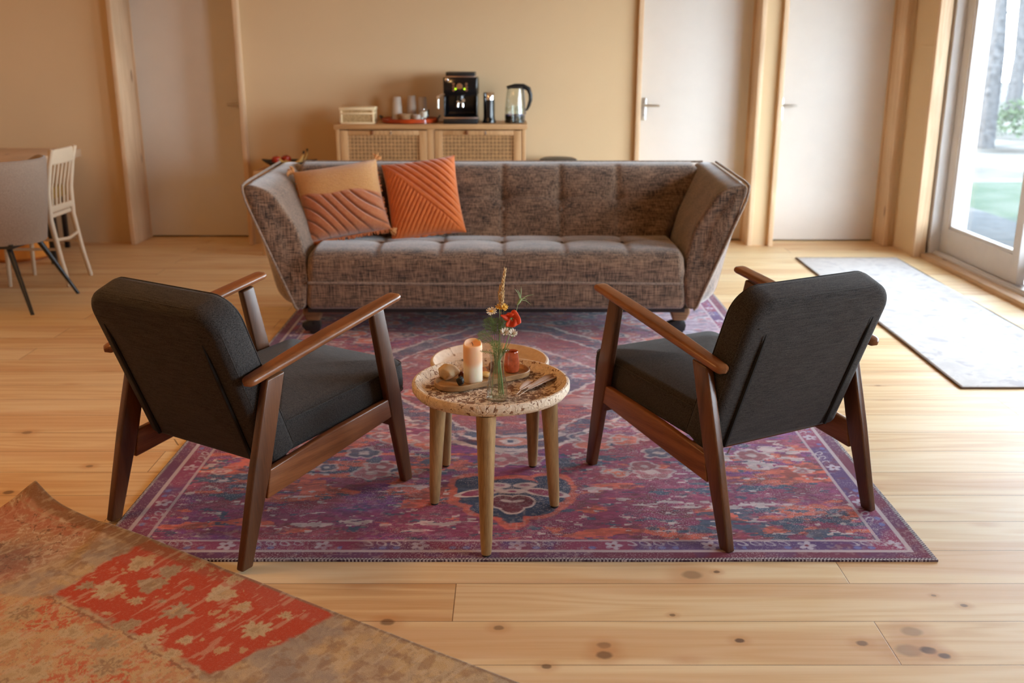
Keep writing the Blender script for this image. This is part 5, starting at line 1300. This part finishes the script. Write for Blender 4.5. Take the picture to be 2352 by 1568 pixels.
# ------------------------------------------------------------------ dining corner at the left
def dining():
    T = thing('dining_table', 'pine dining table with black legs at the left edge of the picture', 'table', (-4.05, 6.50, 0))
    MB().box(-.84, .84, -1.02, 1.02, .70, .76).build('tabletop', M['pine_y'], T, bevel=.006)
    for x in (-.72, .80):
        for y in (-.95, .46): MB().box(x - .018, x + .018, y - .018, y + .018, 0, .70).build('leg', M['blackplastic'], T, bevel=.003)
dining()
def tubchair():
    T = thing('upholstered_chair', 'grey upholstered tub dining chair on black splayed legs, back towards the room', 'chair', (-3.03, 5.80, 0), math.radians(-4)); felt = weave('grey_felt', srgb(116, 96, 82), srgb(162, 142, 124), (260, 260, 260), (420, 300, 420), sheen=.35)
    # shell: arc around the seat, open to -x
    L = []; n = 34
    for i in range(n):
        a = math.radians(-118 + 236 * i / (n - 1)); q = abs(a) / math.radians(118); top = .855 - .20 * max(0, (q - .45) / .55) ** 1.5; bot = .375 + .02 * q
        r0 = .270; fl = .055; row = []
        end = 1 if 0 < i < n - 1 else .6
        for t_, (dr, zz) in enumerate([(0, bot), (.010, bot + .08), (.030, (bot + top) / 2), (.045, top - .06), (.050, top - .012), (.042, top), (.030, top + .002), (.020, top - .012), (.012, top - .06), (-.005, (bot + top) / 2), (-.022, bot + .08), (-.028, bot + .01)]):
            rr = r0 + dr; row.append((rr * math.cos(a), rr * math.sin(a), zz))
        L.append(row)
    MB().loops(L).build('shell', felt, T, ang=1.5)
    s_ = slab(.47, .50, .10, (.18, .12, .12, .18), .03, crown=.012).xf(Matrix.Translation((-.03, 0, .435))); s_.build('seat_cushion', felt, T, ang=2)
    MB().box(-.2, .2, -.2, .2, .365, .39).build('seat_base', M['blackplastic'], T)
    for (x, y) in ((1, -1), (1, 1), (-1, -1), (-1, 1)):
        MB().tube([(x * .15, y * .15, .38), (x * .31, y * .268, 0)], [.017, .010], 12).build('leg', M['blackplastic'], T)
tubchair()
def slatchair():
    T = thing('wooden_chair', 'cream painted slat-back wooden chair tucked in at the dining table', 'chair', (-3.03, 6.41, 0), 0); cr = plain('cream_chair_paint', srgb(206, 184, 156), .5, vary=.04)
    yy = .165
    for s in (-1, 1):
        pts = [(.190, s * (yy + .005), 0), (.155, s * yy, .18), (.120, s * yy, .42), (.125, s * yy, .60), (.155, s * yy, .76), (.185, s * yy, .865)]
        if True: MB().tube(pts, [.014, .016, .018, .017, .016, .014], 12).build('leg', cr, T)
        MB().tube([(-.19, s * .17, 0), (-.175, s * .165, .44)], [.012, .017], 12).build('leg', cr, T)
    L = []
    for q in np.linspace(-1, 1, 13):
        L.append([(.165 + .012 * (1 - q * q) + px, q * yy, .815 + pz) for px, pz in rrect(.020, .095, .009, 3)])
    MB().loops(L).build('top_rail', cr, T)
    MB().box(.108, .130, -yy, yy, .470, .510).build('lower_rail', cr, T, bevel=.004)
    for y in (-.11, -.055, 0, .055, .11): MB().tube([(.119, y, .50), (.130, y, .62), (.168, y, .78)], .0085, 8, flat=.8).build('slat', cr, T)
    sl = slab(.36, .36, .03, (.04, .04, .06, .06), .010).xf(Matrix.Translation((-.06, 0, .447))); sl.build('seat', cr, T)
    MB().tube([(.140, -yy, .30), (.150, 0, .285), (.140, yy, .30)], .010, 8).build('stretcher', cr, T)
    for s in (-1, 1): MB().tube([(-.18, s * .165, .24), (.145, s * yy, .24)], .009, 8).build('stretcher', cr, T)
slatchair()
def pouf(name, label, c, r, h, mat):
    T = MB().lathe([(.001, 0), (r * .8, 0), (r * .98, h * .15), (r, h * .5), (r * .96, h * .85), (r * .7, h), (.001, h * 1.02)], 36).build(name, mat); T.location = c; tag(T, label, 'pouf')
pouf('floor_pouf', 'bright orange round pouf on the floor beneath the dining table', (-3.62, 7.20, 0), .26, .19, plain('orange_felt', srgb(206, 124, 44), .95, vary=.1))
def bench():
    T = thing('padded_bench', 'mustard padded bench seat seen through the slats of the cream chair', 'bench', (-3.70, 7.50, 0)); 
    slab(.60, .26, .09, (.03,) * 4, .02, crown=.01).xf(Matrix.Translation((0, 0, .44))).build('seat_cushion', plain('mustard_fabric', srgb(150, 112, 34), .95, vary=.15), T, ang=2)
    for x in (-.27, .27):
        for y in (-.09, .09): MB().box(x - .015, x + .015, y - .015, y + .015, 0, .40).build('leg', M['blackplastic'], T)
bench()
